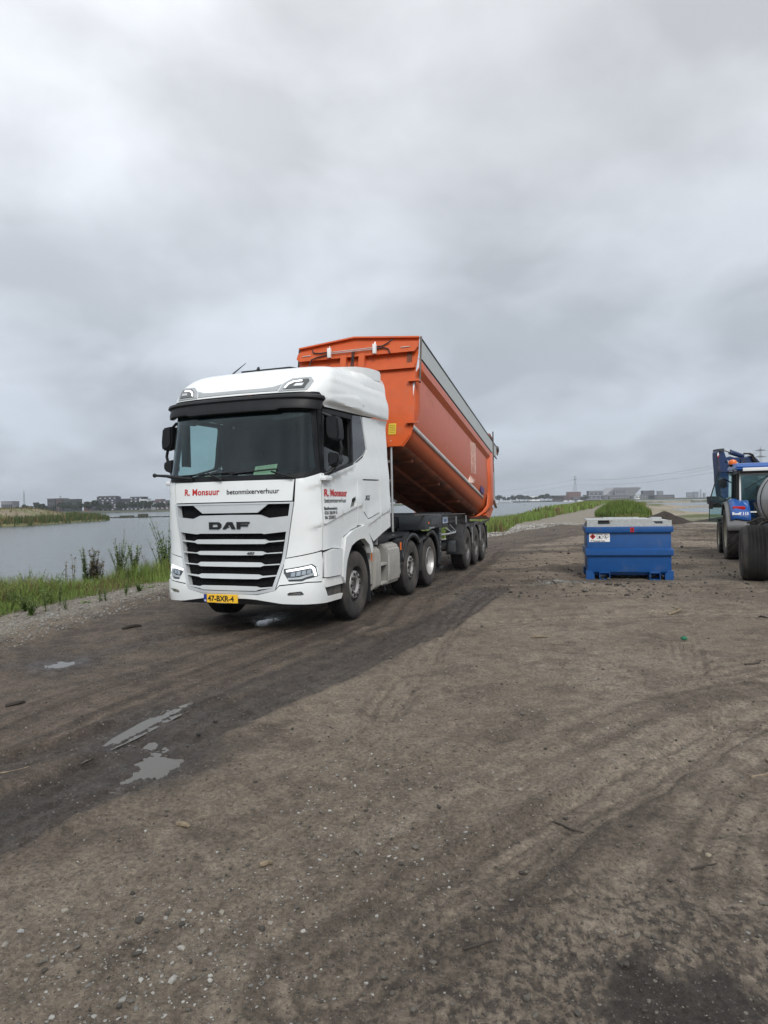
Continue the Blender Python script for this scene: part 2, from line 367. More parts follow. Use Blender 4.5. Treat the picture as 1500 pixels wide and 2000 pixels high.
for P_ in PUD:
    Q_ = [gnd(*p_) for p_ in P_]; cx_, cy_ = np.mean(Q_, 0); pudg.append((Q_, cx_, cy_))
    ins = inpoly_g(xi, yi, Q_); d_ = seg_dist(Q_+[Q_[0]], xi, yi)[0]; sd_ = np.where(ins, d_, -d_)
    dz = np.where(sd_ > -.35, dz*(1-ss(-.35, 0, sd_)*.75), dz); dz -= .030*ss(-.16, .14, sd_); w_n = np.maximum(w_n, ss(-.55, -.02, sd_))
lane = -dk*sk; sk1 = np.zeros(len(x)); sk2 = np.zeros(len(x))
al1 = seg_dist(DARKR, xi, yi)[2]; ac1 = lane[near]; k1_ = ss(-.1,.25,ac1)*(1-ss(1.5,3.4,ac1)); st1 = fbm(ac1*9, al1*.35, 1.0, 4, .6, 81); sk1[near] = k1_*(st1-.5)*2
P4 = TRK[3][0]; d4, s4, al4 = seg_dist(P4, xi, yi); ac4 = d4*s4; k4_ = 1-ss(.5,1.3,d4); st4 = fbm(ac4*8, al4*.4, 1.0, 4, .6, 83); sk2[near] = k4_*(st4-.5)*2
dz += .018*sk1[near]+.014*sk2[near]
mi = mud[near]; ri = road[near]; rough = np.maximum(mi, .25); flat = np.ones(xi.shape)
for fx_, fy_, fr_ in ((5.2,14.6,1.7),(10.4,18.2,2.2),(8.5,14.2,2.0),(-.3,10.4,1.2),(.6,13,1.2),(1.2,14.3,1.1),(2.2,17.6,1.2),(2.8,19,1.2),(3.2,20.2,1.2),(-2.2,11.2,1.0)): flat = np.minimum(flat, .12+.88*ss(fr_*.75, fr_*1.3, np.hypot(xi-fx_, yi-fy_)))
# clods and lips in the churned mud on the right / far side
chz = ss(9, 14, yi)*ss(0, 2.0, -dark[near])*(1-ss(0, 1, endm[near]))
cl_ = np.abs(fbm(xi*.45, yi, 1.3, 5, .6, 14)-.5)*2
ridge = 1-np.abs(fbm(xi*.35+yi*.1, yi, 1.9, 4, .55, 77)-.5)*4
dz = (dz+lump*.06*(1-.5*ri)*np.clip(mi, 0, 1)+tex*.050*(1-.35*ri)+tex2*.024+chz*(cl_*.13-.02)+.05*chz*ss(.3,.9,ridge))*flat
Z[near] += dz*ss(-.3, .3, np.where(mi > -1, mi+.6, 1))
Z[near] -= .04*ri*mi*(1-ss(0, .4, -dark[near]))
# bank lip and gravel windrow
Z += np.where(near, 0, (fbm(x, y, .25, 3, .5, 6)-.5)*.3)
wr = np.exp(-((mudl+.25)/.35)**2)*.05*(r_ < 60); Z += wr
# soil heaps
def heap(cx, cy, sx, sy, h, rot=0.):
    c_, s_ = math.cos(rot), math.sin(rot); u_ = ((x-cx)*c_+(y-cy)*s_)/sx; v_ = (-(x-cx)*s_+(y-cy)*c_)/sy; return h*np.exp(-(u_*u_+v_*v_)**1.3)
Z += heap(24.2, 46.0, 2.2, 1.0, .40)+heap(*gnd(1093,1146), .55, .35, .05)+heap(19.0, 52.6, 3.2, 4.5, .45)
# colour
def mixc(c, d, f): return c*(1-f[:, None])+np.array(d)[None]*f[:, None]
f1 = fbm(x, y, .5, 5, .6, 31); f2 = fbm(x, y, 3.2, 4, .6, 33); f3 = fbm(x*.25, y, 1.1, 4, .6, 35)
c = np.tile(np.array((.168,.138,.105)), (len(x), 1))
c = mixc(c, (.215,.180,.140), ss(.42, .66, f1)*.8); c = mixc(c, (.085,.068,.053), ss(.52, .70, f2)*.55)
chs = ss(9, 15, y)*(1-road); c = mixc(c, (.058,.047,.039), ss(.42, .60, f3)*.85*chs); c = mixc(c, (.17,.143,.11), ss(.55,.7,f2)*chs*.6)
c = mixc(c, (.088,.068,.053), road*.80); c = mixc(c, (.058,.045,.036), road*ss(.45, .65, f2)*.6); c = mixc(c, (.125,.098,.076), road*ss(.48,.7,f1)*.6)
pa = np.zeros(len(x)); pa[near] = p_n; we = np.zeros(len(x)); we[near] = w_n
c = mixc(c, (.215,.178,.138), pa*.8)
lanek = np.clip(1-np.abs(lane-1.15)/1.15, 0, 1)**.6*(lane > 0)*(r_ < 60)*mud; c = mixc(c, (.064,.047,.035), lanek*.28)
c = mixc(c, (.042,.031,.024), np.clip(sk1*2.2, 0, 1)*.8); c = mixc(c, (.17,.135,.105), np.clip(-sk1*1.8, 0, 1)*.55)
c = mixc(c, (.075,.060,.047), np.clip(sk2*2.0, 0, 1)*.7); c = mixc(c, (.25,.21,.165), np.clip(-sk2*1.8, 0, 1)*.6); gv = np.zeros(len(x)); gv[near] = gshade_n; c = mixc(c, (.062,.050,.040), gv*.75); c = mixc(c, (.058,.046,.038), we*.6)  # track grooves painted darker, standing in for their weak relief shading
# dark damp corner, bottom right, and speckle fringe
bx, by = gnd(1360,1960); dd = np.hypot((x-bx)*.75, (y-by)*1.25)
sp = ss(.515, .56, fbm(x, y, 31., 4, .6, 40)+.10*(1-ss(.0, .7, dd))-.07*ss(.4, 1.3, dd)); dampc = sp*(1-ss(.6, 1.4, dd)); core = 1-ss(.02,.16,dd+(f2-.5)*.9)
c = mixc(c, (.042,.034,.030), np.maximum(dampc*.7, core*.85)); we = np.maximum(we, core*.8)
# gravel strip, path, sand, grass floor, lake bed
gz = ss(-.05, .35, -mudl+ed*.8)*(r_ < 700); c = mixc(c, (.21,.188,.155), gz)
pth = (1-mud)*ss(0, 1, np.maximum(endm, -mudl))*(1-gz); c = mixc(c, (.25,.23,.195), ss(-.5,.5,endm)*(1-gz))
grn = ss(-.2, .5, grs+ed*1.2); c = mixc(c, (.045,.06,.02), grn*.8)
grr = ss(-.5, 1, -pathr)*ss(0,1.5,endm+1)*ss(44, 47, y+0*x); c = mixc(c, (.085,.10,.035), grr*(.35+.65*ss(.4,.6,f1)))
din_ = np.where(inpoly_g(x, y, INLET), -1, 1)*seg_dist(INLET+[INLET[0]], x, y)[0]
c = mixc(c, (.27,.235,.18), (1-ss(3, 13, din_+(f1-.5)*16))*ss(0,1.5,endm))
heapm = ss(.05, .2, heap(24.2,46.0,2.4,1.1,.9)); c = mixc(c, (.03,.024,.020), heapm)
c = np.where((Z < WATER_Z-.02)[:, None], np.array((.05,.055,.04)), c)
V = np.stack([x, y, Z], 1); i_, j_ = np.meshgrid(np.arange(nr-1), np.arange(nth), indexing='ij'); j2 = (j_+1) % nth
Q = np.stack([i_*nth+j_, i_*nth+j2, (i_+1)*nth+j2, (i_+1)*nth+j_], -1).reshape(-1, 4)[:, ::-1]
gm = bpy.data.materials.new('soil'); gm.use_nodes = True; t = gm.node_tree; b = t.nodes['Principled BSDF']; TL_ = t.links.new
at = N(t, 'ShaderNodeAttribute'); at.attribute_name = 'Col'; aw = N(t, 'ShaderNodeAttribute'); aw.attribute_name = 'wet'; tcn = N(t, 'ShaderNodeTexCoord')
def nz_(sc, det=6, ro_=.6):
    n_ = N(t, 'ShaderNodeTexNoise'); n_.inputs['Scale'].default_value = sc; n_.inputs['Detail'].default_value = det; n_.inputs['Roughness'].default_value = ro_; TL_(tcn.outputs['Object'], n_.inputs['Vector']); return n_.outputs[0]
fine = nz_(38, 8, .7); mid = nz_(7, 6, .65)
fa_ = mr(t, fine, .32, .68, .50, 1.50); fb_ = mr(t, mid, .3, .7, .72, 1.28); fm_ = math_n(t, 'MULTIPLY', fa_, fb_); wd = mr(t, aw.outputs['Fac'], 0, 1, 1, .62); fm_ = math_n(t, 'MULTIPLY', fm_, wd)
sc_ = N(t, 'ShaderNodeVectorMath'); sc_.operation = 'SCALE'; TL_(at.outputs['Color'], sc_.inputs[0]); TL_(fm_, sc_.inputs[3])
# embedded grit: pale specks
vo = N(t, 'ShaderNodeTexVoronoi'); vo.inputs['Scale'].default_value = 34; TL_(tcn.outputs['Object'], vo.inputs['Vector'])
gs = N(t, 'ShaderNodeSeparateColor'); TL_(vo.outputs['Color'], gs.inputs[0])
sel = math_n(t, 'MULTIPLY', mr(t, gs.outputs[0], .86, .88, 0, 1), mr(t, vo.outputs['Distance'], .22, .30, 1, 0)); sel = math_n(t, 'MULTIPLY', sel, .75)
vo2 = N(t, 'ShaderNodeTexVoronoi'); vo2.inputs['Scale'].default_value = 95; TL_(tcn.outputs['Object'], vo2.inputs['Vector'])
gs2 = N(t, 'ShaderNodeSeparateColor'); TL_(vo2.outputs['Color'], gs2.inputs[0]); sel2 = math_n(t, 'MULTIPLY', mr(t, gs2.outputs[0], .80, .84, 0, .6), mr(t, vo2.outputs['Distance'], .25, .38, 1, 0))
sel3 = math_n(t, 'MULTIPLY', mr(t, gs2.outputs[1], .84, .87, 0, .75), mr(t, vo2.outputs['Distance'], .25, .4, 1, 0))
m1 = N(t, 'ShaderNodeMix'); m1.data_type = 'RGBA'; TL_(sel, m1.inputs[0]); TL_(sc_.outputs[0], m1.inputs[6]); m1.inputs[7].default_value = (.26, .235, .20, 1)
m2 = N(t, 'ShaderNodeMix'); m2.data_type = 'RGBA'; TL_(sel2, m2.inputs[0]); TL_(m1.outputs[2], m2.inputs[6]); m2.inputs[7].default_value = (.22, .20, .17, 1)
m3 = N(t, 'ShaderNodeMix'); m3.data_type = 'RGBA'; TL_(sel3, m3.inputs[0]); TL_(m2.outputs[2], m3.inputs[6]); m3.inputs[7].default_value = (.03, .025, .02, 1)
TL_(m3.outputs[2], b.inputs['Base Color'])
wr_ = math_n(t, 'MULTIPLY', aw.outputs['Fac'], mr(t, mid, .35, .6, .4, 1)); TL_(mr(t, wr_, 0, 1, .93, .30), b.inputs['Roughness']); b.inputs['Specular IOR Level'].default_value = .35
hh = math_n(t, 'ADD', math_n(t, 'MULTIPLY', fine, 1.0), math_n(t, 'MULTIPLY', nz_(120, 5, .7), .5)); hh = math_n(t, 'ADD', hh, math_n(t, 'MULTIPLY', sel, .5)); hh = math_n(t, 'ADD', hh, math_n(t, 'MULTIPLY', mid, 1.5))
bp = N(t, 'ShaderNodeBump'); bp.inputs['Strength'].default_value = .85; bp.inputs['Distance'].default_value = .03; TL_(hh, bp.inputs['Height']); TL_(bp.outputs[0], b.inputs['Normal'])
go = raw('ground', V, Q, gm, smooth=True, col=c, kind='structure')
wa = go.data.attributes.new('wet', 'FLOAT', 'POINT'); wa.data.foreach_set('value', np.maximum(we, road*.22*ss(.4, .6, f2)).astype(np.float32))
# height lookup for things that stand on the ground
_gz = Z.reshape(nr, nth)
def gz_at(px_, py_):
    a_ = math.atan2(px_, py_); r0 = math.hypot(px_, py_); i = int(np.clip(np.searchsorted(rr, r0), 1, nr-1)); j = int(np.clip(np.searchsorted(th, a_), 1, nth-1)); return float((_gz[i, j]+_gz[i-1, j-1])*.5)
def gz_arr(px_, py_):
    a_ = np.arctan2(px_, py_); r0 = np.hypot(px_, py_); i = np.clip(np.searchsorted(rr, r0), 1, nr-1); j = np.clip(np.searchsorted(th, a_), 1, nth-1); return (_gz[i, j]+_gz[i-1, j-1])*.5
# water
wm = bpy.data.materials.new('lake_water'); wm.use_nodes = True; t = wm.node_tree; b = t.nodes['Principled BSDF']; b.inputs['Base Color'].default_value = (.035,.045,.042,1); b.inputs['Roughness'].default_value = .16; b.inputs['IOR'].default_value = 1.33
tcn = N(t, 'ShaderNodeTexCoord'); mpn = N(t, 'ShaderNodeMapping'); mpn.inputs['Scale'].default_value = (.5,1.0,1); t.links.new(tcn.outputs['Object'], mpn.inputs[0]); hs = None
for sc, amp in ((2.6,.5),(.8,1.0),(.2,1.5)):
    n_ = N(t, 'ShaderNodeTexNoise'); n_.inputs['Scale'].default_value = sc; n_.inputs['Detail'].default_value = 4; t.links.new(mpn.outputs[0], n_.inputs['Vector']); v_ = math_n(t, 'MULTIPLY', n_.outputs[0], amp); hs = v_ if hs is None else math_n(t, 'ADD', hs, v_)
bp = N(t, 'ShaderNodeBump'); bp.inputs['Strength'].default_value = .45; bp.inputs['Distance'].default_value = .09; t.links.new(hs, bp.inputs['Height']); t.links.new(bp.outputs[0], b.inputs['Normal'])
raw('lake_water', [(-6000,-6000,WATER_Z),(6000,-6000,WATER_Z),(6000,6000,WATER_Z),(-6000,6000,WATER_Z)], [(0,1,2,3)], wm, kind='structure')
pm = bpy.data.materials.new('puddle_water'); pm.use_nodes = True; b = pm.node_tree.nodes['Principled BSDF']; b.inputs['Base Color'].default_value = (.085,.078,.066,1); b.inputs['Roughness'].default_value = .10; b.inputs['IOR'].default_value = 1.45
t = pm.node_tree; n_ = N(t, 'ShaderNodeTexNoise'); n_.inputs['Scale'].default_value = 14; bp = N(t, 'ShaderNodeBump'); bp.inputs['Strength'].default_value = .06; t.links.new(n_.outputs[0], bp.inputs['Height']); t.links.new(bp.outputs[0], b.inputs['Normal'])
for Q_, cx_, cy_ in pudg:
    ins_ = inpoly_g(xi, yi, Q_); lv = float(np.percentile(Z[near][ins_], 72)); Pq = [(cx_+(px_-cx_)*1.6, cy_+(py_-cy_)*1.6, lv) for px_, py_ in Q_]
    me = bpy.data.meshes.new('puddle'); me.from_pydata(Pq, [], [list(range(len(Pq)))]); tag(link('puddle', me, pm), kind='structure')

# ------------------------------------------------------------------ loose stones (too many to count) as joined meshes
_ico = bmesh.new(); bmesh.ops.create_icosphere(_ico, subdivisions=1, radius=1); IV = np.array([v.co[:] for v in _ico.verts]); IF = np.array([[v.index for v in f.verts] for f in _ico.faces]); _ico.free()
def stones(name, P, sz, cols, mat, sink=.35):
    n = len(P); k = len(IV); ang = rng.random(n)*6.283; sc = np.stack([sz*rng.uniform(.8,1.5,n), sz*rng.uniform(.6,1.1,n), sz*rng.uniform(.45,.8,n)], 1)
    B = IV[None]*(1+rng.uniform(-.25,.25,(n,k,1)))*sc[:, None]; ca, sa = np.cos(ang)[:, None], np.sin(ang)[:, None]
    X = B[...,0]*ca-B[...,1]*sa; Y = B[...,0]*sa+B[...,1]*ca; z = gz_arr(P[:,0], P[:,1])
    VV = np.stack([X+P[:,0:1], Y+P[:,1:2], B[...,2]+(z+sz*.6*(1-sink*2))[:, None]], -1).reshape(-1,3); FF = (IF[None]+np.arange(n)[:, None, None]*k).reshape(-1,3)
    return raw(name, VV, FF, mat, smooth=False, col=np.repeat(cols, k, 0), kind='stuff')
STM = M('pebble_stone', rough=.85, var=.15, vs=40, attr='Col')
def pts_near(n, rmin, rmax, amin=-34, amax=34, pw=1.):
    a_ = np.radians(rng.uniform(amin, amax, n)); r0 = rmin*(rmax/rmin)**(rng.random(n)**pw); return np.stack([r0*np.sin(a_), r0*np.cos(a_)], 1)
def pcol(n, lo=.13, hi=.42, warm=.0):
    g_ = rng.uniform(lo, hi, n)**1.0; return np.stack([g_*(1.03+warm), g_, g_*(.92-warm)], 1)
Pn = pts_near(26000, 1.9, 15); k_ = fbm(Pn[:,0], Pn[:,1], .8, 3, .5, 50); dk_, s_, _ = seg_dist(DARKR, Pn[:,0], Pn[:,1]); inroad = (-dk_*s_) > 0
px_l, px_r = gnd(330,1870), gnd(700,1570)
clus = np.exp(-(((Pn[:,0]-px_l[0])/.55)**2+((Pn[:,1]-px_l[1])/.35)**2))+np.exp(-(((Pn[:,0]-px_r[0])/.5)**2+((Pn[:,1]-px_r[1])/.8)**2))+.8*np.exp(-(((Pn[:,0]-gnd(960,1300)[0])/1.0)**2+((Pn[:,1]-gnd(960,1300)[1])/.8)**2))
kp = rng.random(len(Pn)) < np.clip((k_-.42)*2.2, .02, .6)*np.where(inroad, .12, .55)+.8*clus
Pn = Pn[kp]; sz = rng.gamma(1.3, .0017, len(Pn))+.0016; sz = np.clip(sz, .0016, .012)
stones('scattered_grit', Pn, sz, pcol(len(Pn), .11, .30), STM)
# windrow of pebbles beside the road and on the strip
def along(P, n, off_lo, off_hi, y0, y1):
    P = np.array(P); o = []
    d_ = np.r_[0, np.cumsum(np.hypot(*np.diff(P, axis=0).T))]; yy = np.interp
    s0, s1 = np.interp(y0, P[:,1], d_), np.interp(y1, P[:,1], d_); s_ = s0+(s1-s0)*rng.random(n)**1.3; xx, yv = np.interp(s_, d_, P[:,0]), np.interp(s_, d_, P[:,1])
    return np.stack([xx+rng.uniform(off_lo, off_hi, n), yv], 1)
Pg = along(MUDL, 9000, -1.3, .35, 6.5, 30); stones('gravel_strip', Pg, rng.gamma(2.0,.0038,len(Pg))+.004, pcol(len(Pg), .10, .27), STM, .3)
Pg = along(MUDL, 6000, -3.0, .6, 30, 47); stones('pebble_bank', Pg, rng.gamma(2.2,.010,len(Pg))+.010, pcol(len(Pg), .16, .40), STM, .3)
q0 = gnd(1095,1143); Pg = np.stack([rng.normal(q0[0], .30, 380), rng.normal(q0[1], .20, 380)], 1); stones('stone_pile', Pg, rng.gamma(2.0,.006,380)+.006, pcol(380, .10, .20), STM, .2)
Pg = pts_near(5000, 12, 45, -5, 34); dk_, s_, _ = seg_dist(MUDL, Pg[:,0], Pg[:,1]); Pg = Pg[(dk_*s_ > .3)]; stones('soil_clods', Pg, rng.gamma(1.6,.006,len(Pg))+.005, pcol(len(Pg), .03, .12, .06), STM, .1)
Pg = pts_near(5000, 2.2, 14, -30, 34); stones('soil_crumbs', Pg, rng.gamma(1.5,.0022,len(Pg))+.0015, pcol(len(Pg), .03, .10, .08), STM, .1)

# ------------------------------------------------------------------ grass and reeds (uncountable)
GRM = M('grass_blades', rough=.7, var=.2, vs=3, attr='Col', spec=.2, trans=.25)
def blades(name, P, h, w, lean=.35, c0=(.085,.135,.03), c1=(.24,.33,.09), brown=.08, z=None):
    n = len(P); a_ = rng.random(n)*6.283; la = rng.random(n)*6.283; ll = rng.random(n)*lean*h; zz = gz_arr(P[:,0], P[:,1]) if z is None else z
    dx, dy = np.cos(a_)*w/2, np.sin(a_)*w/2; lx, ly = np.cos(la)*ll, np.sin(la)*ll
    B = np.stack([P[:,0], P[:,1], zz-.03], 1); o = np.zeros((n, 5, 3))
    o[:,0] = B-np.stack([dx,dy,0*dx],1); o[:,1] = B+np.stack([dx,dy,0*dx],1); mid_ = B+np.stack([lx*.35,ly*.35,h*.6],1)
    o[:,2] = mid_+np.stack([dx,dy,0*dx],1)*.8; o[:,3] = mid_-np.stack([dx,dy,0*dx],1)*.8; o[:,4] = B+np.stack([lx,ly,h*(1-.2*ll/np.maximum(h,.01))],1)
    b0 = np.arange(n)[:, None]*5; F1 = np.concatenate([b0+np.array([[0,1,2]]), b0+np.array([[0,2,3]]), b0+np.array([[3,2,4]])], 0)
    k1 = rng.random(n)[:, None]*.7+fbm(P[:,0], P[:,1], .5, 3, .5, 60)[:, None]*.5; cc = np.array(c0)*(1-k1)+np.array(c1)*k1; br = rng.random(n) < brown+.4*(fbm(P[:,0],P[:,1],.8,2,.5,61) > .58); cc[br] = np.array((.20,.15,.075))*rng.uniform(.5,1.1,(br.sum(),1))
    return raw(name, o.reshape(-1,3), F1, GRM, col=np.repeat(cc,5,0), kind='stuff')
def band_pts(n, y0, y1, lo, hi, pw=1.6):
    """between the grass front line (0) and the shore (1)"""
    G_, S_ = np.array(GRASS), np.array(SHORE); y_ = y0*(y1/y0)**(rng.random(n)**pw); gx, sx_ = np.interp(y_, G_[:,1], G_[:,0]), np.interp(y_, S_[:,1], S_[:,0]); f_ = rng.uniform(lo, hi, n)
    return np.stack([gx+(sx_-gx)*f_, y_], 1)
P_ = band_pts(78000, 7, 20, -.04, .95, 1.0); k_ = fbm(P_[:,0], P_[:,1], .7, 3, .5, 70); P_ = P_[k_ > .33]; k_ = k_[k_ > .33]
blades('bank_grass', P_, rng.uniform(.14,.46,len(P_))*(.4+k_*1.5)*(1+.9*ss(1.5,5,seg_dist(GRASS,P_[:,0],P_[:,1])[0])), rng.uniform(.006,.014,len(P_)), .9)
P_ = band_pts(16000, 8, 20, .0, .9, 1.0); P2_ = band_pts(15000, 7, 20, -.12, .12, 1.0); blades('verge_grass', P2_, rng.uniform(.08,.3,len(P2_)), rng.uniform(.006,.014,len(P2_)), .9)
blades('bank_undergrowth', P_, rng.uniform(.08,.26,len(P_)), rng.uniform(.02,.045,len(P_)), .8, (.06,.09,.02), (.16,.20,.05), .1)
P_ = band_pts(40000, 20, 75, -.05, .95, 1.0); k_ = fbm(P_[:,0], P_[:,1], .35, 3, .5, 71); P_ = P_[k_ > .3]; blades('far_bank_grass', P_, rng.uniform(.35,.85,len(P_)), rng.uniform(.03,.07,len(P_)))
P_ = band_pts(26000, 75, 330, -.05, .98, .9); blades('distant_bank_grass', P_, rng.uniform(.5,1.4,len(P_)), rng.uniform(.12,.4,len(P_)), .3)
# right of the path: reed bush and rough grass
n_ = 9000; a_ = rng.random(n_)*6.283; r0 = np.sqrt(rng.random(n_)); P_ = np.stack([18.9+r0*np.cos(a_)*1.9, 52.5+r0*np.sin(a_)*3.2], 1); hgt = (1-r0**2*.6)*rng.uniform(.9,1.5,n_); blades('reed_bush', P_, hgt, rng.uniform(.03,.06,n_), .25, (.08,.14,.035), (.20,.28,.07), .03)
n_ = 24000; t_ = rng.random(n_)**1.2; y_ = 47+t_*150; x0_ = np.interp(y_, [p_[1] for p_ in PATHR], [p_[0] for p_ in PATHR]); P_ = np.stack([x0_+rng.random(n_)*(.8+y_*.045)+.3, y_], 1)
k_ = fbm(P_[:,0], P_[:,1], .18, 3, .5, 72); dn = np.where(inpoly_g(P_[:,0],P_[:,1],INLET),-1,1)*seg_dist(INLET+[INLET[0]],P_[:,0],P_[:,1])[0]; kk = (k_ > .36) & (dn > 1.5); P_ = P_[kk]; blades('rough_grass', P_, rng.uniform(.15,.5,len(P_))*(.6+P_[:,1]/150), rng.uniform(.05,.14,len(P_)), .4, (.09,.13,.03), (.24,.28,.08), .12)

# ------------------------------------------------------------------ far shores
FARG = M('far_bank_green', (.06,.07,.04), .9, var=.3, vs=.05)
def land(P, top, bot, mat, name='far_shore'):
    m = MB(); A = [m.bm.verts.new((x_, y_, top)) for x_, y_ in P]; B = []
    cx_ = sum(p_[0] for p_ in P)/len(P); cy_ = sum(p_[1] for p_ in P)/len(P)
    for x_, y_ in P: d_ = Vector((x_-cx_, y_-cy_)).normalized()*3; B.append(m.bm.verts.new((x_+d_.x, y_+d_.y, bot)))
    m.bm.faces.new(A)
    for k in range(len(P)): m.bm.faces.new((A[k], B[k], B[(k+1) % len(P)], A[(k+1) % len(P)]))
    return tag(m.build(name, mat), kind='structure')
land([(-900,640),(-400,690),(-215,705),(60,880),(236,1386),(345,1280),(372,1062),(500,1040),(1500,1000),(2500,4500),(-2500,4500),(-2500,640)], .35, -2.2, FARG)
# peninsula on the left
PEN = [(-84,134),(-75,138),(-77,158),(-77.5,182),(-79,188),(-102,236),(-170,240),(-190,150)]
gx, gy = np.meshgrid(np.linspace(-190,-68,90), np.linspace(128,244,90)); px_, py_ = gx.ravel(), gy.ravel()
d_ = np.where(inpoly_g(px_, py_, PEN), 1, -1)*seg_dist(PEN+[PEN[0]], px_, py_)[0]+(fbm(px_, py_, .12, 3, seed=3)-.5)*4
pz = -2.0+1.2*ss(-2, 1.5, d_)+3.1*ss(4, 20, d_)+(fbm(px_, py_, .15, 4, .55, 8)-.5)*1.0*ss(2, 10, d_)
k1 = fbm(px_, py_, .10, 4, .6, 12); pc = mixc(np.tile(np.array((.12,.135,.05)), (len(px_),1)), (.24,.20,.15), ss(.5,.62,k1)*ss(6,14,d_)); pc = mixc(pc, (.13,.105,.05), ss(.40,.5,fbm(px_,py_,.2,3,.5,19))*.5)
i_, j_ = np.meshgrid(np.arange(89), np.arange(89), indexing='ij'); Qp = np.stack([i_*90+j_, i_*90+j_+1, (i_+1)*90+j_+1, (i_+1)*90+j_], -1).reshape(-1,4)
raw('peninsula', np.stack([px_, py_, pz], 1), Qp, M('peninsula_soil', rough=.95, var=.2, vs=.6, attr='Col'), smooth=True, col=pc, kind='structure')
n_ = 9000; i_ = rng.integers(0, len(px_), n_*6); ok = (d_[i_] > -.5) & (d_[i_] < 9) & (pz[i_] > -1.4); i_ = i_[ok][:n_]; P_ = np.stack([px_[i_]+rng.uniform(-.7,.7,len(i_)), py_[i_]+rng.uniform(-.7,.7,len(i_))], 1)
blades('shore_reeds', P_, rng.uniform(.8,1.9,len(i_)), rng.uniform(.12,.3,len(i_)), .2, (.035,.06,.02), (.09,.12,.04), .05, z=pz[i_])
n_ = 5000; i_ = rng.integers(0, len(px_), n_*4); ok = (d_[i_] > 6); i_ = i_[ok][:n_]; P_ = np.stack([px_[i_]+rng.uniform(-.7,.7,len(i_)), py_[i_]+rng.uniform(-.7,.7,len(i_))], 1)
blades('hill_grass', P_, rng.uniform(.2,.8,len(i_)), rng.uniform(.1,.3,len(i_)), .4, (.08,.09,.03), (.17,.15,.07), .3, z=pz[i_])
m = MB(); 
for k in range(60):
    t_ = k/59; x_ = -101+60*t_; y_ = 236-4*t_; m.box((x_, y_, WATER_Z+.05), (1.6+rng.random(), 1.0, .35+.3*rng.random()), rot=Matrix.Rotation(rng.random()*3, 3, 'Z'))
m.box((-86,236,WATER_Z+.5),(3.5,1.5,1.6),bev=.5).box((-92,236.5,WATER_Z+.3),(5,1.5,1.0),bev=.4); tag(m.build('stone_breakwater', M('breakwater_stone', (.045,.05,.035), .9, var=.4, vs=2)), 'low dark stone breakwater running out from the reed-covered peninsula', 'breakwater')
def wpx(u, D): return (u-750)/F_PX*D
# trees
LEAF = M('far_tree_leaves', (.035,.05,.028), .9, var=.45, vs=.5, spec=.1); BARK = M('tree_bark', (.05,.045,.04), .9)
def tree_proto(seed, H=9., W=7.):
    r_s = np.random.default_rng(seed); t_ = empty('deciduous_tree'); n = 520; cl_ = [(r_s.uniform(-.32,.32)*W, r_s.uniform(-.32,.32)*W, H*r_s.uniform(.35,.82), r_s.uniform(.18,.30)*W) for _ in range(9)]
    V, Fc = [], []
    for k in range(n):
        c_ = cl_[r_s.integers(0, 9)]; d_ = r_s.normal(size=3); d_ /= np.linalg.norm(d_); p_ = np.array(c_[:3])+d_*c_[3]*r_s.uniform(.55,1.05)*np.array((1,1,.8)); a_ = r_s.normal(size=3); a_ /= np.linalg.norm(a_); b_ = np.cross(a_, r_s.normal(size=3)); b_ /= np.linalg.norm(b_); s_ = r_s.uniform(.3,.65)*W/7
        o = len(V); V += [p_-a_*s_, p_+b_*s_, p_+a_*s_, p_-b_*s_]; Fc.append((o, o+1, o+2, o+3))
    raw('crown', V, Fc, LEAF, t_); MB().tube([(0,0,-.3),(.1,0,H*.3),(0,.1,H*.6)], [.25,.18,.08], 6).build('trunk', BARK, t_); return t_
TP = [tree_proto(s_) for s_ in (1,2,3,4)]; used_t = [False]*4
def put_tree(x_, y_, s_, sz, label, group):
    k = int(rng.integers(0, 4))
    if used_t[k]: o = copy_tree(TP[k])
    else: o = TP[k]; used_t[k] = True
    o.location = (x_, y_, .2); o.rotation_euler = (0,0,rng.random()*6); o.scale = (s_, s_, sz); tag(o, label, 'tree', group)
LT = 'dark leafy tree standing on the far shore left of the lorry'; RT = 'dark leafy tree in the wood across the water right of the tipper'
for u_, D_, s_ in [(2,690,.9),(10,690,1.0),(18,695,1.1),(27,690,1.0),(36,690,1.25),(44,690,1.3),(53,690,1.3),(60,695,1.0),(70,690,.8),(80,690,.9),(88,690,1.35),(95,690,1.3),(103,695,1.25),(112,690,.9),(121,690,1.0),(130,690,1.4),(138,690,1.3),(147,695,1.4),(156,690,1.5),(165,690,1.0),(174,690,1.0),(183,690,1.2),(192,685,.9),(203,685,1.0),(213,685,.95),(223,685,1.1),(233,690,1.2),(243,690,1.25),(252,690,1.1),(262,690,1.2),(270,690,1.3),(280,690,1.0),(290,690,1.1),(300,690,1.05),(309,690,1.1),(318,690,1.0),(327,690,1.05),(340,690,1.0)]:
    put_tree(wpx(u_+3*rng.random(), D_)-0, D_+25+10*rng.random(), s_*.95, s_*rng.uniform(.85,1.05), LT, 'trees on the far left shore')
for u_, s_ in [(735,1.6),(748,1.7),(760,1.8),(772,2.4),(778,2.2),(786,1.7),(960,1.7),(968,2.0),(976,2.2),(985,1.5),(993,1.6),(1001,1.9),(1008,2.1),(1016,2.2),(1024,2.0),(1032,1.8),(1040,1.5),(1049,1.5),(1057,2.0),(1065,2.2),(1073,2.3),(1081,2.0),(1090,1.6),(1100,1.4),(1140,1.2),(1147,1.5),(1190,.8),(1236,.9)]:
    D_ = 1440; put_tree(wpx(u_, D_), D_+10*rng.random(), s_*1.05, s_*rng.uniform(.75,.9), RT, 'trees across the water on the right')
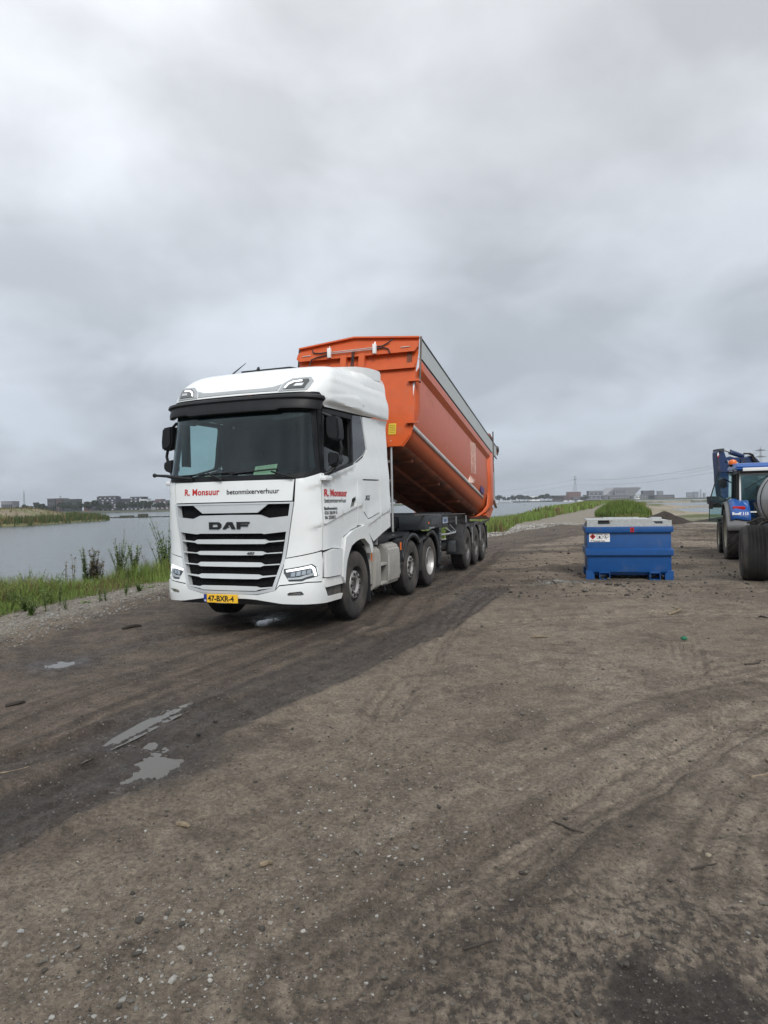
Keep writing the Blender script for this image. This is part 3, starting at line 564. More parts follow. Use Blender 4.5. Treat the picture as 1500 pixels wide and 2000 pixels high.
# buildings
WINM = M('far_window_glass', (.025,.03,.035), .3); BALC = M('balcony_white', (.52,.54,.56), .7)
_wm = {}
def unit(name, mat):
    if name not in _wm:
        o = MB().box((0,0,0),(1,1,1)).build(name, mat); _wm[name] = o.data; bpy.data.objects.remove(o)
    return _wm[name]
def building(u0, u1, vt, D, col, label, floors=0, cols=0, deep=14, zb=.2, roof=None, light=0, wincol=None, cat='building', name='apartment_building'):
    x0, x1 = wpx(u0, D), wpx(u1, D); zt = dep((u0+u1)/2, vt, D)[2]; r0 = empty(name, ((x0+x1)/2, D+deep/2, zb)); W_, H_ = x1-x0, zt-zb
    mt = M('facade_%d_%d_%d' % tuple(int(100*c_) for c_ in col), col, .8, var=.12, vs=.15)
    MB().box((0,0,H_/2),(W_,deep,H_)).build('wall', mt, r0)
    MB().box((0,0,H_+.25),(W_+.6,deep+.6,.5)).build('roof', M('flat_roof_grey', (.10,.105,.11), .8) if roof is None else roof, r0)
    for f_ in range(floors):
        for k in range(cols):
            nm = 'balcony' if (light and (f_*3+k*2) % 4 < light) else 'window'
            w_ = link(nm, unit(nm, BALC if nm == 'balcony' else (WINM if wincol is None else wincol)), None, r0); cw = W_/cols; fh = H_/floors
            w_.location = ((k+.5)*cw-W_/2, -deep/2-.05, (f_+.52)*fh); w_.scale = (cw*.62, .5, fh*(.34 if nm == 'balcony' else .5))
    tag(r0, label, cat); return r0
D_ = 745
DK = (.065,.065,.085)
building(3,25,980,D_,(.20,.20,.21),'low pale grey building at the far left edge above the peninsula',1,6)
building(93,108,974.5,D_,(.075,.08,.085),'square dark grey building behind the far trees, second from the left',3,3)
building(110,124,974,D_,(.12,.085,.08),'brownish building beside the thin roof antenna on the far shore',3,3)
building(125,150,975.6,D_,(.06,.075,.07),'wide dark green-grey building partly behind trees on the far shore',3,6)
building(164,177,981,D_,(.20,.09,.065),'small red brick house block on the far shore',2,3)
building(177,193,981,D_,(.07,.07,.09),'low dark house block just left of the tall apartment tower',2,4)
b7 = building(190,227,971,730,DK,'tall dark apartment tower with pale balconies on the far shore, its top floor set back',6,8,light=2)
building(193,224,969.6,733,DK,'set-back top storey crowning the dark apartment tower',1,6,zb=dep(208,971,733)[2]+.3,light=0,name='penthouse')
building(231,256,974.7,D_,(.065,.07,.085),'long dark apartment block right of the tall tower across the lake',4,6,light=1)
building(255,281,971,D_,(.075,.08,.10),'higher dark apartment block touching the white cube house across the lake',5,6,light=2)
building(273,287,975,728,(.72,.74,.76),'bright white cube house on the far shore',2,2)
building(287.5,296,981,728,(.62,.64,.66),'small white framed house right of the white cube house',1,2)
building(297,329,978,D_,(.10,.08,.085),'brown apartment block with white bands nearest the lorry on the far shore',3,7,light=1)
building(304,316,975.6,D_+5,(.16,.08,.07),'raised red-brown upper floor on the brown block across the lake',1,3,name='roof_house')
D_ = 1470
BRK = (.22,.115,.10)
building(1035,1055,968.7,D_+30,(.75,.77,.79),'low white roofed hall behind the trees across the water',0,0,deep=40,roof=BALC,name='white_hall')
building(1083,1111,968,D_,(.13,.075,.075),'long low dark red brick building across the water',3,8)
building(1109.5,1135,961,D_,BRK,'tall pinkish brick building in front of the lattice mast',4,6)
building(1120,1143,970,D_-20,(.16,.17,.18),'low glass fronted building below the pinkish brick block',2,8)
building(1150,1179,959,D_,(.07,.075,.095),'dark framed apartment block with pale horizontal bands left of the sloping building',5,7,light=3)
building(1143,1150,967,D_,(.09,.095,.10),'narrow grey block between brick and dark framed buildings',2,2)
building(1257,1279,958.5,D_,(.12,.12,.13),'square dark grey block right of the sloping building',4,6)
building(1286,1296,959,2300,(.20,.21,.23),'pale distant tower block right of the square grey block',4,3)
building(1250,1318,967,D_,(.15,.15,.155),'long low grey row of houses on the far right shore',2,14)
building(1181,1266,967.3,D_-15,(.20,.205,.21),'long grey ground-floor building below the sloping building',2,16)
building(1343,1353,961.5,3000,(.20,.21,.23),'left one of two pale hazy blocks near the horizon chimney',2,3)
building(1356,1365,960.5,3000,(.20,.21,.23),'right one of two pale hazy blocks, beside the horizon chimney',2,3)
building(1376,1379,963,3000,(.20,.21,.23),'small hazy tower on the horizon left of the tractor door',0,0)
ch_ = MB().tube([(wpx(1369,3000),3000,0),(wpx(1369,3000),3000,dep(1369,955.5,3000)[2])], [4,2.5], 10).build('chimney', M('hazy_concrete', (.25,.26,.28), .8)); tag(ch_, 'slender pale chimney on the hazy horizon beside two blocks', 'chimney')
gh = building(1242,1250,967.5,1100,(.75,.77,.78),'bright white upright box frame standing before the sloping building',1,3,deep=8,name='white_frame_building')
# large sloping block with an overhanging corner
so = empty('sloping_building', (0,0,0)); Zp = lambda u, v: (wpx(u, 1500), dep(u, v, 1500)[2])
PS = [Zp(1183,967), Zp(1200,952.2), Zp(1247,950.8), Zp(1254,952.6), Zp(1241,965.5), Zp(1238,967.5)]
MB().prism([(x_, z_) for x_, z_ in PS], 'Y', 1500, 1560).build('wall', M('silver_cladding', (.30,.31,.32), .5, metal=.2, var=.1, vs=.1), so)
_pw = unit('window', WINM)
for r0 in range(6):
    for k in range(17):
        u_ = 1191+k*3.6+(r0 % 2)*1.8; v_ = 953.6+r0*2.2
        if u_ < 1183.5+(967-v_)*1.25 or u_ > 1252-max(0,(v_-953))*1.05: continue
        if 1201 < u_ < 1224 and v_ > 958: continue
        x_, z_ = Zp(u_, v_); w_ = link('window', _pw, None, so, (x_, 1499.9, z_)); w_.scale = (2.4,.6,1.5)
tag(so, 'huge silver apartment building with one sloping side and an overhanging corner', 'building')
building(1201,1224,958.5,1490,(.09,.09,.11),'dark block with pale bands set in front of the sloping silver building',4,7,light=3,deep=6)
# masts, pylons and wires
def lattice(name, u, vt, D, w0, arms, label, cat='pylon', z0=.2):
    x_, zt = wpx(u, D), dep(u, vt, D)[2]; o = empty(name, (x_, D, z0)); H_ = zt-z0; legs = MB(); th_ = D/F_PX*.16
    tr_ = MB(); n = 9
    for sx_ in (-1,1):
        for sy_ in (-1,1): MB().tube([(sx_*w0,sy_*w0,0),(sx_*w0*.25,sy_*w0*.25,H_*.75),(0,0,H_)], th_, 4).build('leg', PYL, o)
    for k in range(n):
        a_, b_ = k/n, (k+1)/n; wa_, wb_ = w0*(1-.95*a_), w0*(1-.95*b_)
        for sy_ in (-1,1): tr_.tube([(-wa_,sy_*wa_,H_*a_),(wb_,sy_*wb_,H_*b_)], th_*.6, 4).tube([(wa_,sy_*wa_,H_*a_),(-wb_,sy_*wb_,H_*b_)], th_*.6, 4)
    tr_.build('bracing', PYL, o)
    for f_, wd_ in arms: MB().prism([(-wd_,0),(0,H_*.03),(wd_,0),(0,-H_*.012)], 'Y', -th_, th_).build('crossarm', PYL, o, loc=(0,0,H_*f_))
    tag(o, label, cat); return o
PYL = M('pylon_steel', (.16,.175,.19), .6, metal=.3)
lattice('pylon', 1124, 930, 1520, 6, ((.97,4),(.85,6)), 'thin lattice mast rising behind the pinkish brick building')
lattice('pylon', 1487, 873, 800, 4.5, ((.93,8),(.80,9),(.66,8)), 'large power pylon with three crossarms at the right edge above the tractor')
lattice('radio_mast', 48, 957, 760, 1.4, (), 'thin lattice radio mast at the far left above the peninsula', 'mast')
lattice('roof_antenna', 119, 967.5, 750, .8, ((.93,2),(.82,2.4)), 'small antenna standing on the brownish far building', 'antenna')
for k_, ((u0,v0),(u1,v1),(u2,v2)) in enumerate((((860,966),(1124,937),(1487,890)),((860,975),(1124,946),(1487,905)),((1124,933),(1300,925),(1487,880)))):
    P0, P1, P2 = dep(u0,v0,2300), dep(u1,v1,1520), dep(u2,v2,800); pts = []
    for A_, B_ in ((P0,P1),(P1,P2)):
        for i in range(9): t_ = i/8; pts.append([A_[j]+(B_[j]-A_[j])*t_ - (10*4*t_*(1-t_) if j == 2 else 0) for j in range(3)])
    tag(MB().tube(pts, .16, 4).build('power_line', PYL), ['upper thin power line sagging from mast to the large pylon','lower thin power line sagging from mast to the large pylon','topmost thin power line ending at the pylon tip'][k_], 'power line', 'power lines across the sky')
# boats
def boat(u, D, L_, label):
    o = empty('boat', (wpx(u, D), D, WATER_Z)); MB().prism([(-L_/2,1.0),(L_/2*1.05,1.2),(L_/2*.85,-.1),(-L_/2*.95,-.1)], 'Y', -1.4, 1.4, bev=.1).build('hull', WHITEP, o)
    MB().prism([(-L_*.3,1.0),(L_*.2,1.0),(L_*.1,2.3),(-L_*.25,2.3)], 'Y', -1.1, 1.1).build('cabin', BALC, o); tag(o, label, 'boat')
boat(1106,1200,11,'white motor boat below the long low red brick building'); boat(1116,1200,12,'white motor boat just right of another, below the brick buildings'); boat(1133,1180,12,'white boat moored below the glass fronted building'); boat(1148,1180,9,'small white boat left of the dark framed block'); boat(1176,1150,8,'small white boat at the end of the gravel path')
for u_, l_ in ((973,'leftmost white boat in the marina behind the tipper'),(979,'second white boat in the marina behind the tipper'),(985,'third white boat in the marina behind the tipper'),(991,'fourth white boat in the marina behind the tipper'),(997,'rightmost white boat in the marina behind the tipper')): boat(u_,1360,13,l_)
# sand spits and low bank in the right bay
for P_ in ([(88,206),(92,212),(108,222),(104,206),(98,198)],):
    land(P_, WATER_Z+.25, WATER_Z-.3, M('spit_sand', (.22,.19,.15), .9), 'sand_spit')
# haze
hz = MB().box((0,0,0),(1,1,1)).build('haze', None); hz.location = (300,2200,56.5); hz.scale = (6800,4600,124); hz['kind'] = 'stuff'
hm = bpy.data.materials.new('haze'); hm.use_nodes = True; t = hm.node_tree; t.nodes.clear(); o_ = N(t, 'ShaderNodeOutputMaterial'); pv = N(t, 'ShaderNodeVolumePrincipled'); pv.inputs['Color'].default_value = (.80,.86,.95,1); pv.inputs['Density'].default_value = .00017; pv.inputs['Anisotropy'].default_value = .2
t.links.new(pv.outputs[0], o_.inputs['Volume']); hz.data.materials.clear(); hz.data.materials.append(hm)

# ------------------------------------------------------------------ cab surface: (u = way round from the nose, t = height) -> point
CP = np.array([(0,-1.57),(.35,-1.562),(.7,-1.53),(.95,-1.475),(1.1,-1.40),(1.2,-1.27),(1.245,-1.10),(1.25,-.9),(1.25,-.5),(1.25,0),(1.25,.5),(1.25,1),(1.25,1.52)])
def cat_curve(P, n=12):
    P = np.asarray(P, float); Q = np.vstack([2*P[0]-P[1], P, 2*P[-1]-P[-2]]); o = []
    for i in range(1, len(Q)-2):
        for s in np.arange(n)/n:
            a, b, c, d = Q[i-1:i+3]; o.append(.5*(2*b+(c-a)*s+(2*a-5*b+4*c-d)*s*s+(3*b-a-3*c+d)*s**3))
    o.append(P[-1]); return np.array(o)
_c = cat_curve(CP); _s = np.r_[0, np.cumsum(np.hypot(*np.diff(_c, axis=0).T))]
TT = np.array([(.25,-1.58,.98,0),(.6,-1.62,1.0,0),(.8,-1.60,1.0,0),(1.1,-1.57,1,0),(1.8,-1.57,1,0),(2.12,-1.55,.995,0),(2.6,-1.48,.97,0),(3.02,-1.41,.955,0),(3.12,-1.39,.96,0),(3.2,-1.37,1.0,.0),(3.35,-1.31,1.005,.02),(3.5,-1.19,.99,.05),(3.62,-1.02,.955,.12),(3.72,-.80,.88,.19),(3.78,-.5,.76,.24),(3.82,-.1,.55,.24),(3.84,.4,.25,.24)])
def crv(t, k):
    x = TT[:,0]; y = TT[:,k]; i = np.clip(np.searchsorted(x, t)-1, 0, len(x)-2); h = x[i+1]-x[i]; s = np.clip((t-x[i])/h, 0, 1)
    if k != 1: return y[i]+(y[i+1]-y[i])*(s*s*(3-2*s))
    sl = np.diff(y)/np.diff(x); m = np.r_[sl[0], (sl[1:]+sl[:-1])/2, sl[-1]]
    return (2*s**3-3*s**2+1)*y[i]+(s**3-2*s**2+s)*h*m[i]+(-2*s**3+3*s**2)*y[i+1]+(s**3-s**2)*h*m[i+1]
YR = 1.6
def S(u, t):
    u = np.asarray(u, float); t = np.asarray(t, float); a = np.abs(u)
    cx = np.interp(a, _s, _c[:,0]); cy = np.interp(a, _s, _c[:,1]); yf = crv(t,1); sx = crv(t,2); ri = crv(t,3)
    y = cy+(yf+1.57)*(YR-cy)/(YR+1.57); z = t+ri*np.clip((y-yf)/(YR-yf), 0, 1)
    return np.stack([np.sign(u)*cx*sx, y, z], -1)
def SN(u, t):
    e = .01; a = S(u+e, t)-S(u-e, t); b = S(u, t+e)-S(u, t-e); n = np.cross(a, b); return n/np.linalg.norm(n, axis=-1, keepdims=True)
CREASE = [(1.07,1.40),(1.355,1.45),(1.845,1.555),(2.545,1.685),(2.9,1.72)]
CREASE2 = [(2.9,1.37),(3.04,1.395),(3.615,1.535),(4.2,1.63)]
CREASE3 = [(1.0,1.92),(1.375,2.015),(1.7,2.105),(2.6,2.32)]
def relief(u, t):
    a = np.abs(u); r = 0.
    for C_, h in ((CREASE, .022), (CREASE2, .018), (CREASE3, .014)):
        x, y = zip(*C_); tl = np.interp(a, x, y); w = ss(x[0]-.02, x[0]+.3, a)*(1-ss(x[-1]-.25, x[-1]+.02, a))
        r = r + h*w*(ss(-.012, .012, t-tl)*(1-ss(.02, .35, t-tl)))
    # shoulder line above the door
    w = ss(1.35, 1.5, a)*(1-ss(2.6, 2.9, a)); r = r + .012*w*(1-ss(-.01, .02, t-np.interp(a, [1.375,2.14,2.575,2.87],[3.245,3.335,3.36,3.285])))*ss(3.16, 3.2, t)
    return r
def inpoly(x, y, P):
    r = np.zeros(x.shape, bool); n = len(P)
    for i in range(n):
        (x1, y1), (x2, y2) = P[i], P[(i+1) % n]
        c = (y1 > y) != (y2 > y)
        with np.errstate(divide='ignore', invalid='ignore'): r ^= c & (x < (x2-x1)*(y-y1)/(y2-y1+1e-12)+x1)
    return r
def dens(P, st):
    o = []
    for i in range(len(P)):
        a, b = np.array(P[i]), np.array(P[(i+1) % len(P)]); n = max(1, int(np.hypot(*(b-a))/st))
        o += [tuple(a+(b-a)*k/n) for k in range(n)]
    return o
def panel(name, P, mat, parent, holes=(), off=0., th=.03, st=.06, rel=True, fn=None, rnd=.006, ang=32):
    """a body panel cut to outline P (u,t) with holes, bent over the cab surface, th thick"""
    loops = [dens(P, st)]+[dens(h, st) for h in holes]; pts = []; ed = []
    for lp in loops:
        b = len(pts); pts += lp; ed += [(b+i, b+(i+1) % len(lp)) for i in range(len(lp))]
    nb = len(pts); A = np.array(P); gx, gy = np.meshgrid(np.arange(A[:,0].min()+st/2, A[:,0].max(), st), np.arange(A[:,1].min()+st/2, A[:,1].max(), st))
    gx, gy = gx.ravel(), gy.ravel(); k = inpoly(gx, gy, P)
    for h in holes: k &= ~inpoly(gx, gy, h)
    bp = np.array(pts); keep = k
    if k.any():
        d = np.min(np.hypot(gx[:,None]-bp[None,:,0], gy[:,None]-bp[None,:,1]), 1); keep = k & (d > st*.45)
    pts += list(zip(gx[keep], gy[keep]))
    if rel and st > .02:      # follow the creases closely
        for C_ in (CREASE, CREASE2, CREASE3):
            cx, cy = zip(*C_)
            for uu in np.arange(cx[0], cx[-1], st*.8):
                for sg in ((1,) if A[:,0].max() > 0 else ())+((-1,) if A[:,0].min() < 0 else ()):
                    tt = np.interp(uu, cx, cy)
                    for o2 in (-.013, .013):
                        pts.append((sg*uu, tt+o2)) if inpoly(np.array([sg*uu]), np.array([tt+o2]), P)[0] and min(np.hypot(bp[:,0]-sg*uu, bp[:,1]-tt-o2)) > .015 and not any(inpoly(np.array([sg*uu]), np.array([tt+o2]), h)[0] for h in holes) else None
    vo, eo, fo, *_ = delaunay_2d_cdt([Vector(p) for p in pts], ed, [], 0, 1e-5)
    V = np.array([tuple(v) for v in vo]); T = np.array([f for f in fo if len(f) == 3]); c = V[T].mean(1); m = inpoly(c[:,0], c[:,1], P)
    for h in holes: m &= ~inpoly(c[:,0], c[:,1], h)
    T = T[m]
    a = V[T]; cr_ = (a[:,1,0]-a[:,0,0])*(a[:,2,1]-a[:,0,1])-(a[:,1,1]-a[:,0,1])*(a[:,2,0]-a[:,0,0]); T = np.where((cr_ > 0)[:,None], T, T[:, ::-1])
    u, t = V[:,0], V[:,1]; F3 = fn or S
    if fn: p = fn(u, t); nrm = np.tile((0, -1, 0), (len(u), 1)).astype(float)
    else: p = S(u, t); nrm = SN(u, t)
    r = relief(u, t) if rel and fn is None else 0.
    top = p+nrm*(off+r)[:, None] if not np.isscalar(off+r) else p+nrm*(off+r)
    E2 = {}
    for f in T:
        for i in range(3):
            e = (f[i], f[(i+1) % 3]); E2[e] = 1
    bd = [e for e in E2 if (e[1], e[0]) not in E2]; bdv = sorted({v for e in bd for v in e})
    bot = p+nrm*(off-th); ix = {v: i for i, v in enumerate(bdv)}; nV = len(p)
    VV = np.vstack([top, bot[bdv]]); faces = [tuple(f) for f in T]+[(e[1], e[0], nV+ix[e[0]], nV+ix[e[1]]) for e in bd]
    me = bpy.data.meshes.new(name); me.from_pydata([tuple(v) for v in VV], [], faces); me.update(); sharp(me, ang)
    return link(name, me, mat, parent)
def both(name, P, mat, parent, **kw):
    o = panel(name, P, mat, parent, **kw); h = kw.pop('holes', ())
    o2 = panel(name, [(-x, y) for x, y in P], mat, parent, holes=[[(-x, y) for x, y in q_] for q_ in h], **kw); return o, o2
def sym(P): return P+[(-x, y) for x, y in P[::-1] if abs(x) > 1e-6]

TR_LOC, TR_ROT = (-1.5855, 10.537, 0), -.349475
tr = tag(empty('truck_tractor', TR_LOC, TR_ROT), 'white three-axle lorry cab with black grille and orange plate standing on the mud road', 'truck')
# --- lower front
GO = sym([(.435,.55),(.69,.60),(.80,.93),(.825,1.02),(.955,1.785)]); GI = sym([(.42,.585),(.655,.635),(.755,.93),(.78,1.01),(.905,1.762)])
panel('grille_frame', GO, SILVER, tr, holes=[GI], off=.012, th=.07, rel=False)
panel('grille_backing', GI, GRILLE_BLK, tr, off=-.07, th=.01, rel=False)
panel('bonnet_panel', sym([(.935,1.80),(.965,2.085)]), WHITE, tr, rel=False)
both('corner_panel', [(.985,2.09),(1.10,2.10),(1.362,2.17),(1.352,1.125),(1.275,1.108),(.835,1.035),(.965,1.79)], WHITE, tr)
HL = [(.805,.885),(1.195,.945),(1.27,.90),(1.315,.775),(1.12,.745),(1.06,.72),(.88,.72),(.805,.83)]
FOG = [(.86,.56),(.90,.578),(1.05,.590),(1.09,.545),(1.05,.53),(.87,.53)]
both('headlight_panel', [(.808,1.02),(1.275,1.093),(1.345,1.10),(1.372,.98),(1.372,.70),(1.14,.712),(.75,.675),(.71,.63),(.808,.93)], WHITE, tr, holes=[HL], rel=False)
BR = [(.275,.488),(.41,.48),(.80,.425),(1.155,.412),(1.37,.402),(1.50,.452),(1.375,.685),(1.14,.698),(.755,.66),(.70,.60),(.435,.540),(.275,.545)]
panel('bumper', [(-x, y) for x, y in BR[::-1]]+BR, WHITE, tr, holes=[FOG, [(-x, y) for x, y in FOG]], off=.012, th=.06, rel=False)
panel('lower_grille_slot', sym([(.28,.57),(.43,.575)]), GRILLE_BLK, tr, off=-.02, rel=False)
MB().b2((-1.0,-1.32,.36),(1.0,-1.1,.45)).b2((-1.05,-1.1,.33),(1.05,-.9,.46)).build('under_bumper_beam', CHASSIS, tr)
# slats
def off_fn(off, u, t): return S(np.array([u]), np.array([t]))[0]+SN(np.array([u]), np.array([t]))[0]*off
for (tp, bt, c_, e_, te) in ((1.285,1.225,.535,.812,1.268),(1.125,1.072,.495,.782,1.108),(.975,.915,.475,.752,.952),(.815,.752,.45,.715,.802),(.655,.597,.42,.655,.645)):
    panel('grille_slat', sym([(0,bt-.002),(c_,bt),(c_+.05,bt+.018),(e_,te-.008),(e_,te+.008),(c_+.06,te-.006),(c_,tp),(0,tp+.004)]), SLATM, tr, off=.012, th=.035, rel=False)
panel('grille_bar', sym([(.44,1.648),(.60,1.763)]), SILVER, tr, off=.004, th=.03, rel=False)
band = panel('name_band', sym([(0,1.368),(.50,1.368),(.53,1.358),(.862,1.39),(.895,1.598),(.60,1.572),(.475,1.618),(0,1.622)]), SILVER, tr, off=.014, th=.05, rel=False)
def letters(polys, name, mat, parent, off=.03, th=.018):
    for P in polys: panel(name, P, mat, parent, off=off, th=th, st=.2, rel=False)
# raised wide letters D A F as slabs with joined strokes
z0, z1 = 1.430, 1.527; b = .03
Dm = [(-.315,z0),(-.155,z0),(-.118,z0+.028),(-.118,z1-.028),(-.155,z1),(-.315,z1)]
panel('letter_d', Dm, INK, band, holes=[[(-.262,z0+b),(-.185,z0+b),(-.172,z0+.038),(-.172,z1-.038),(-.185,z1-b),(-.262,z1-b)]], off=.03, th=.018, st=.2, rel=False)
panel('letter_a', [(-.098,z0),(-.042,z0),(-.024,z0+.022),(.010,z0+.022),(-.008,z0+.045),(.012,z1-.032),(.05,z0),(.108,z0),(.058,z1),(-.022,z1)], INK, band, off=.03, th=.018, st=.2, rel=False)
panel('letter_f', [(.128,z0),(.182,z0),(.182,z0+.036),(.30,z0+.036),(.30,z0+.062),(.182,z0+.062),(.182,z1-.026),(.325,z1-.026),(.325,z1),(.128,z1)], INK, band, off=.03, th=.018, st=.2, rel=False)
def on_s(u0, t0, off):
    return lambda x, y: (S(np.array([u0+x]), np.array([t0+y]))[0]+SN(np.array([u0+x]), np.array([t0+y]))[0]*(off+float(np.asarray(relief(np.array([u0+x]), np.array([t0+y]))).ravel()[0])))
text_on('power_badge', '480', on_s(.265,1.078,.018), INK, tr, size=.055, bold=.0015, sx=1.35, shear=.3)
text_on('owner_name', 'R. Monsuur', on_s(-.765,1.905,.004), REDINK, tr, size=.125, bold=.0035, sx=.99, space=1.05)
text_on('owner_trade', 'betonmixerverhuur', on_s(-.035,1.905,.004), INK, tr, size=.094, bold=.0018, sx=1.06)
text_on('door_name', 'R. Monsuur', on_s(1.415,1.855,.005), REDINK, tr, size=.135, bold=.005, sx=1.19)
text_on('door_trade', 'betonmixerverhuur', on_s(1.425,1.765,.005), INK, tr, size=.088, bold=.001, sx=1.0)
for i_, s_ in enumerate(('Badhoevedorp', '020 358 09 51', '06 2520011')): text_on('door_address', s_, on_s(1.405,1.665-.062*i_,.005), INK, tr, size=.062, bold=.0018, sx=1.05)
# the left door of the lorry as seen from the other side carries the same print
text_on('door_name', 'R. Monsuur', lambda x, y: on_s(-2.3,1.855,.005)(x, y), REDINK, tr, size=.135, bold=.005, sx=1.19)
# head lamps
for sg in (1, -1):
    f = lambda P: [(sg*x, y) for x, y in P]
    h = panel('headlight', f(HL), M('lamp_housing', (.10,.105,.11), .3, metal=.3, var=.1), tr, off=-.05, th=.02, rel=False)
    panel('lamp_bezel', f([(.83,.872),(1.19,.925),(1.245,.892),(1.285,.785),(1.255,.782),(1.222,.872),(1.18,.893),(.84,.846)]), DRL, h, off=-.018, th=.03, rel=False)
    for k in range(4):
        c = .93+.075*k; z_ = .812+.010*k
        panel('reflector', f([(c-.032,z_-.028),(c+.028,z_-.024),(c+.034,z_+.034),(c-.026,z_+.026)]), CHROME, h, off=-.025, th=.02, st=.2, rel=False)
    panel('lamp_trim', f([(.86,.745),(1.05,.752),(1.11,.772),(1.26,.80),(1.245,.825),(1.08,.795),(1.02,.775),(.86,.77)]), SILVER, h, off=-.02, th=.02, rel=False)
    panel('lens', f(HL), LENS, h, off=-.002, th=.004, rel=False)
    g = panel('fog_light', f(FOG), M('lamp_housing'), tr, off=-.03, th=.02, rel=False)
    panel('reflector', f([(.90,.54),(1.03,.543),(1.05,.572),(.92,.565)]), CHROME, g, off=-.015, th=.01, st=.2, rel=False)
    panel('step_cover', f([(1.385,1.085),(1.63,1.122),(1.925,1.09),(1.875,.735),(1.415,.748)]), WHITE, tr, off=.035, th=.05, rel=False)
    panel('step_panel', f([(1.39,.735),(1.875,.722),(1.945,.66),(1.975,.60),(1.43,.61),(1.385,.66)]), WHITE_LOW, tr, off=.012, th=.05, rel=False)
    panel('entry_step', f([(1.43,.60),(1.972,.59),(1.985,.462),(1.515,.478),(1.46,.50)]), M('step_rubber', (.045,.045,.047), .8, var=.4, vs=30, dust=.4, bump=.8, bs=80), tr, off=-.02, th=.05, rel=False)
    panel('sill_lip', f([(1.51,.470),(1.99,.455),(1.94,.385),(1.38,.398),(1.37,.402)]), WHITE_LOW, tr, off=.01, th=.08, rel=False)
    ARI = [(2.02,.60),(2.05,.80),(2.085,.915),(2.155,1.02),(2.25,1.12),(2.43,1.175),(2.60,1.20),(2.765,1.20),(2.975,1.09),(3.07,.95)]
    ARO = [(1.945,.70),(1.945,.93),(2.0,1.09),(2.045,1.25),(2.28,1.335),(2.545,1.375),(2.80,1.408),(2.86,1.38),(3.13,1.08),(3.12,.96)]
    panel('wheel_arch', f(ARO[::-1]+ARI) if sg == 1 else f((ARO[::-1]+ARI)), WHITE, tr, off=.035, th=.09, rel=False)
    DOOR = [(1.382,1.115),(1.63,1.135),(1.935,1.10),(2.02,1.275),(2.28,1.352),(2.545,1.392),(2.578,1.70),(2.60,2.10),(2.60,2.375),(2.44,2.325),(1.53,2.14),(1.39,2.168)]
    HAN = [(2.505,1.855),(2.36,1.82),(2.245,1.675),(2.51,1.715)]
    dr = panel('door', f(DOOR), WHITE, tr, holes=[f(HAN)])
    panel('handle', f(HAN), GLOSS_BLK, dr, off=-.025, th=.02, rel=False); panel('grip', f([(2.39,1.80),(2.50,1.825),(2.50,1.80),(2.395,1.77)]), BLACK_PL, dr, off=.01, th=.02, st=.2, rel=False)
    WO = [(1.455,2.985),(1.70,3.02),(1.94,3.025),(2.44,3.03),(2.46,3.0),(2.44,2.385),(2.36,2.35),(1.60,2.185),(1.50,2.185),(1.44,2.24)]
    wf = panel('door_window_frame', f([(1.393,2.175),(1.53,2.155),(2.44,2.34),(2.485,2.355),(2.485,3.10),(1.555,3.075),(1.40,3.07)]), BLACK_PL, tr, holes=[f(WO)], rel=False, th=.045)
    panel('pane', f(WO if sg == -1 else [(1.46,2.55),(2.44,2.44),(2.44,2.385),(2.36,2.35),(1.60,2.185),(1.50,2.185),(1.44,2.24)]), SIDEG, wf, off=-.03, th=.005, rel=False)
    panel('quarter_window', f([(2.495,3.095),(2.84,3.118),(2.925,3.005),(3.035,2.61),(2.92,2.53),(2.495,2.37)]), QG, tr, rel=False)
    panel('quarter_window_trim', f([(2.845,3.117),(2.932,3.005),(3.045,2.612),(2.925,2.522),(2.50,2.362),(2.50,2.350),(2.93,2.505),(3.068,2.605),(2.945,3.012),(2.862,3.120)]), SILVER, tr, off=-.004, rel=False)
    LK = [(2.875,2.105),(3.53,2.115),(3.54,1.60),(3.02,1.505),(2.87,1.615)]
    LKo = [(2.838,2.125),(3.572,2.137),(3.580,1.586),(3.02,1.486),(2.834,1.602)]
    sp = panel('sleeper_side_panel', f([(2.615,2.36),(2.96,2.48),(3.115,2.60),(2.985,3.0),(2.915,3.118),(3.585,3.145),(3.625,2.46),(3.605,1.60),(3.585,1.215),(3.25,1.125),(2.87,1.40),(2.56,1.41),(2.595,1.70),(2.615,2.10)]), WHITE, tr, holes=[f(LKo)])
    panel('locker_door', f(LK), WHITE, sp)
    panel('side_flap', f([(3.598,3.147),(4.085,3.16),(4.085,1.335),(3.598,1.222),(3.618,1.60),(3.638,2.46)]), WHITE, tr)
    panel('upper_side_flap', f([(3.59,3.175),(4.085,3.185),(4.085,3.42),(4.0,3.50),(4.0,3.62),(3.60,3.62),(3.545,3.40)]), WHITE, tr)
    panel('pillar_cover', f([(1.295,3.055),(1.385,3.06),(1.380,2.178),(1.372,2.185)]), BLACK_PL, tr, rel=False)
    # roof lamps
    rs = panel('roof_lamp', f([(.66,3.30),(.70,3.41),(.81,3.485),(1.07,3.505),(1.13,3.44),(1.06,3.305)]), STRIPG, tr, off=.010, th=.02, rel=False)
    panel('lens', f([(.725,3.325),(.76,3.405),(.84,3.455),(1.05,3.468),(1.07,3.435),(1.015,3.33)]), M('roof_lamp_dark', (.05,.055,.06), .15, coat=.6, var=.1), rs, off=.018, th=.02, rel=False)
    panel('light_strip', f([(.735,3.335),(.772,3.397),(.85,3.437),(.97,3.445),(.97,3.428),(.86,3.42),(.79,3.385),(.757,3.335)]), DRL, rs, off=.024, th=.01, rel=False)
    panel('reflector', f([(.86,3.36),(.98,3.36),(1.0,3.40),(.89,3.395)]), CHROME, rs, off=.022, th=.01, rel=False)
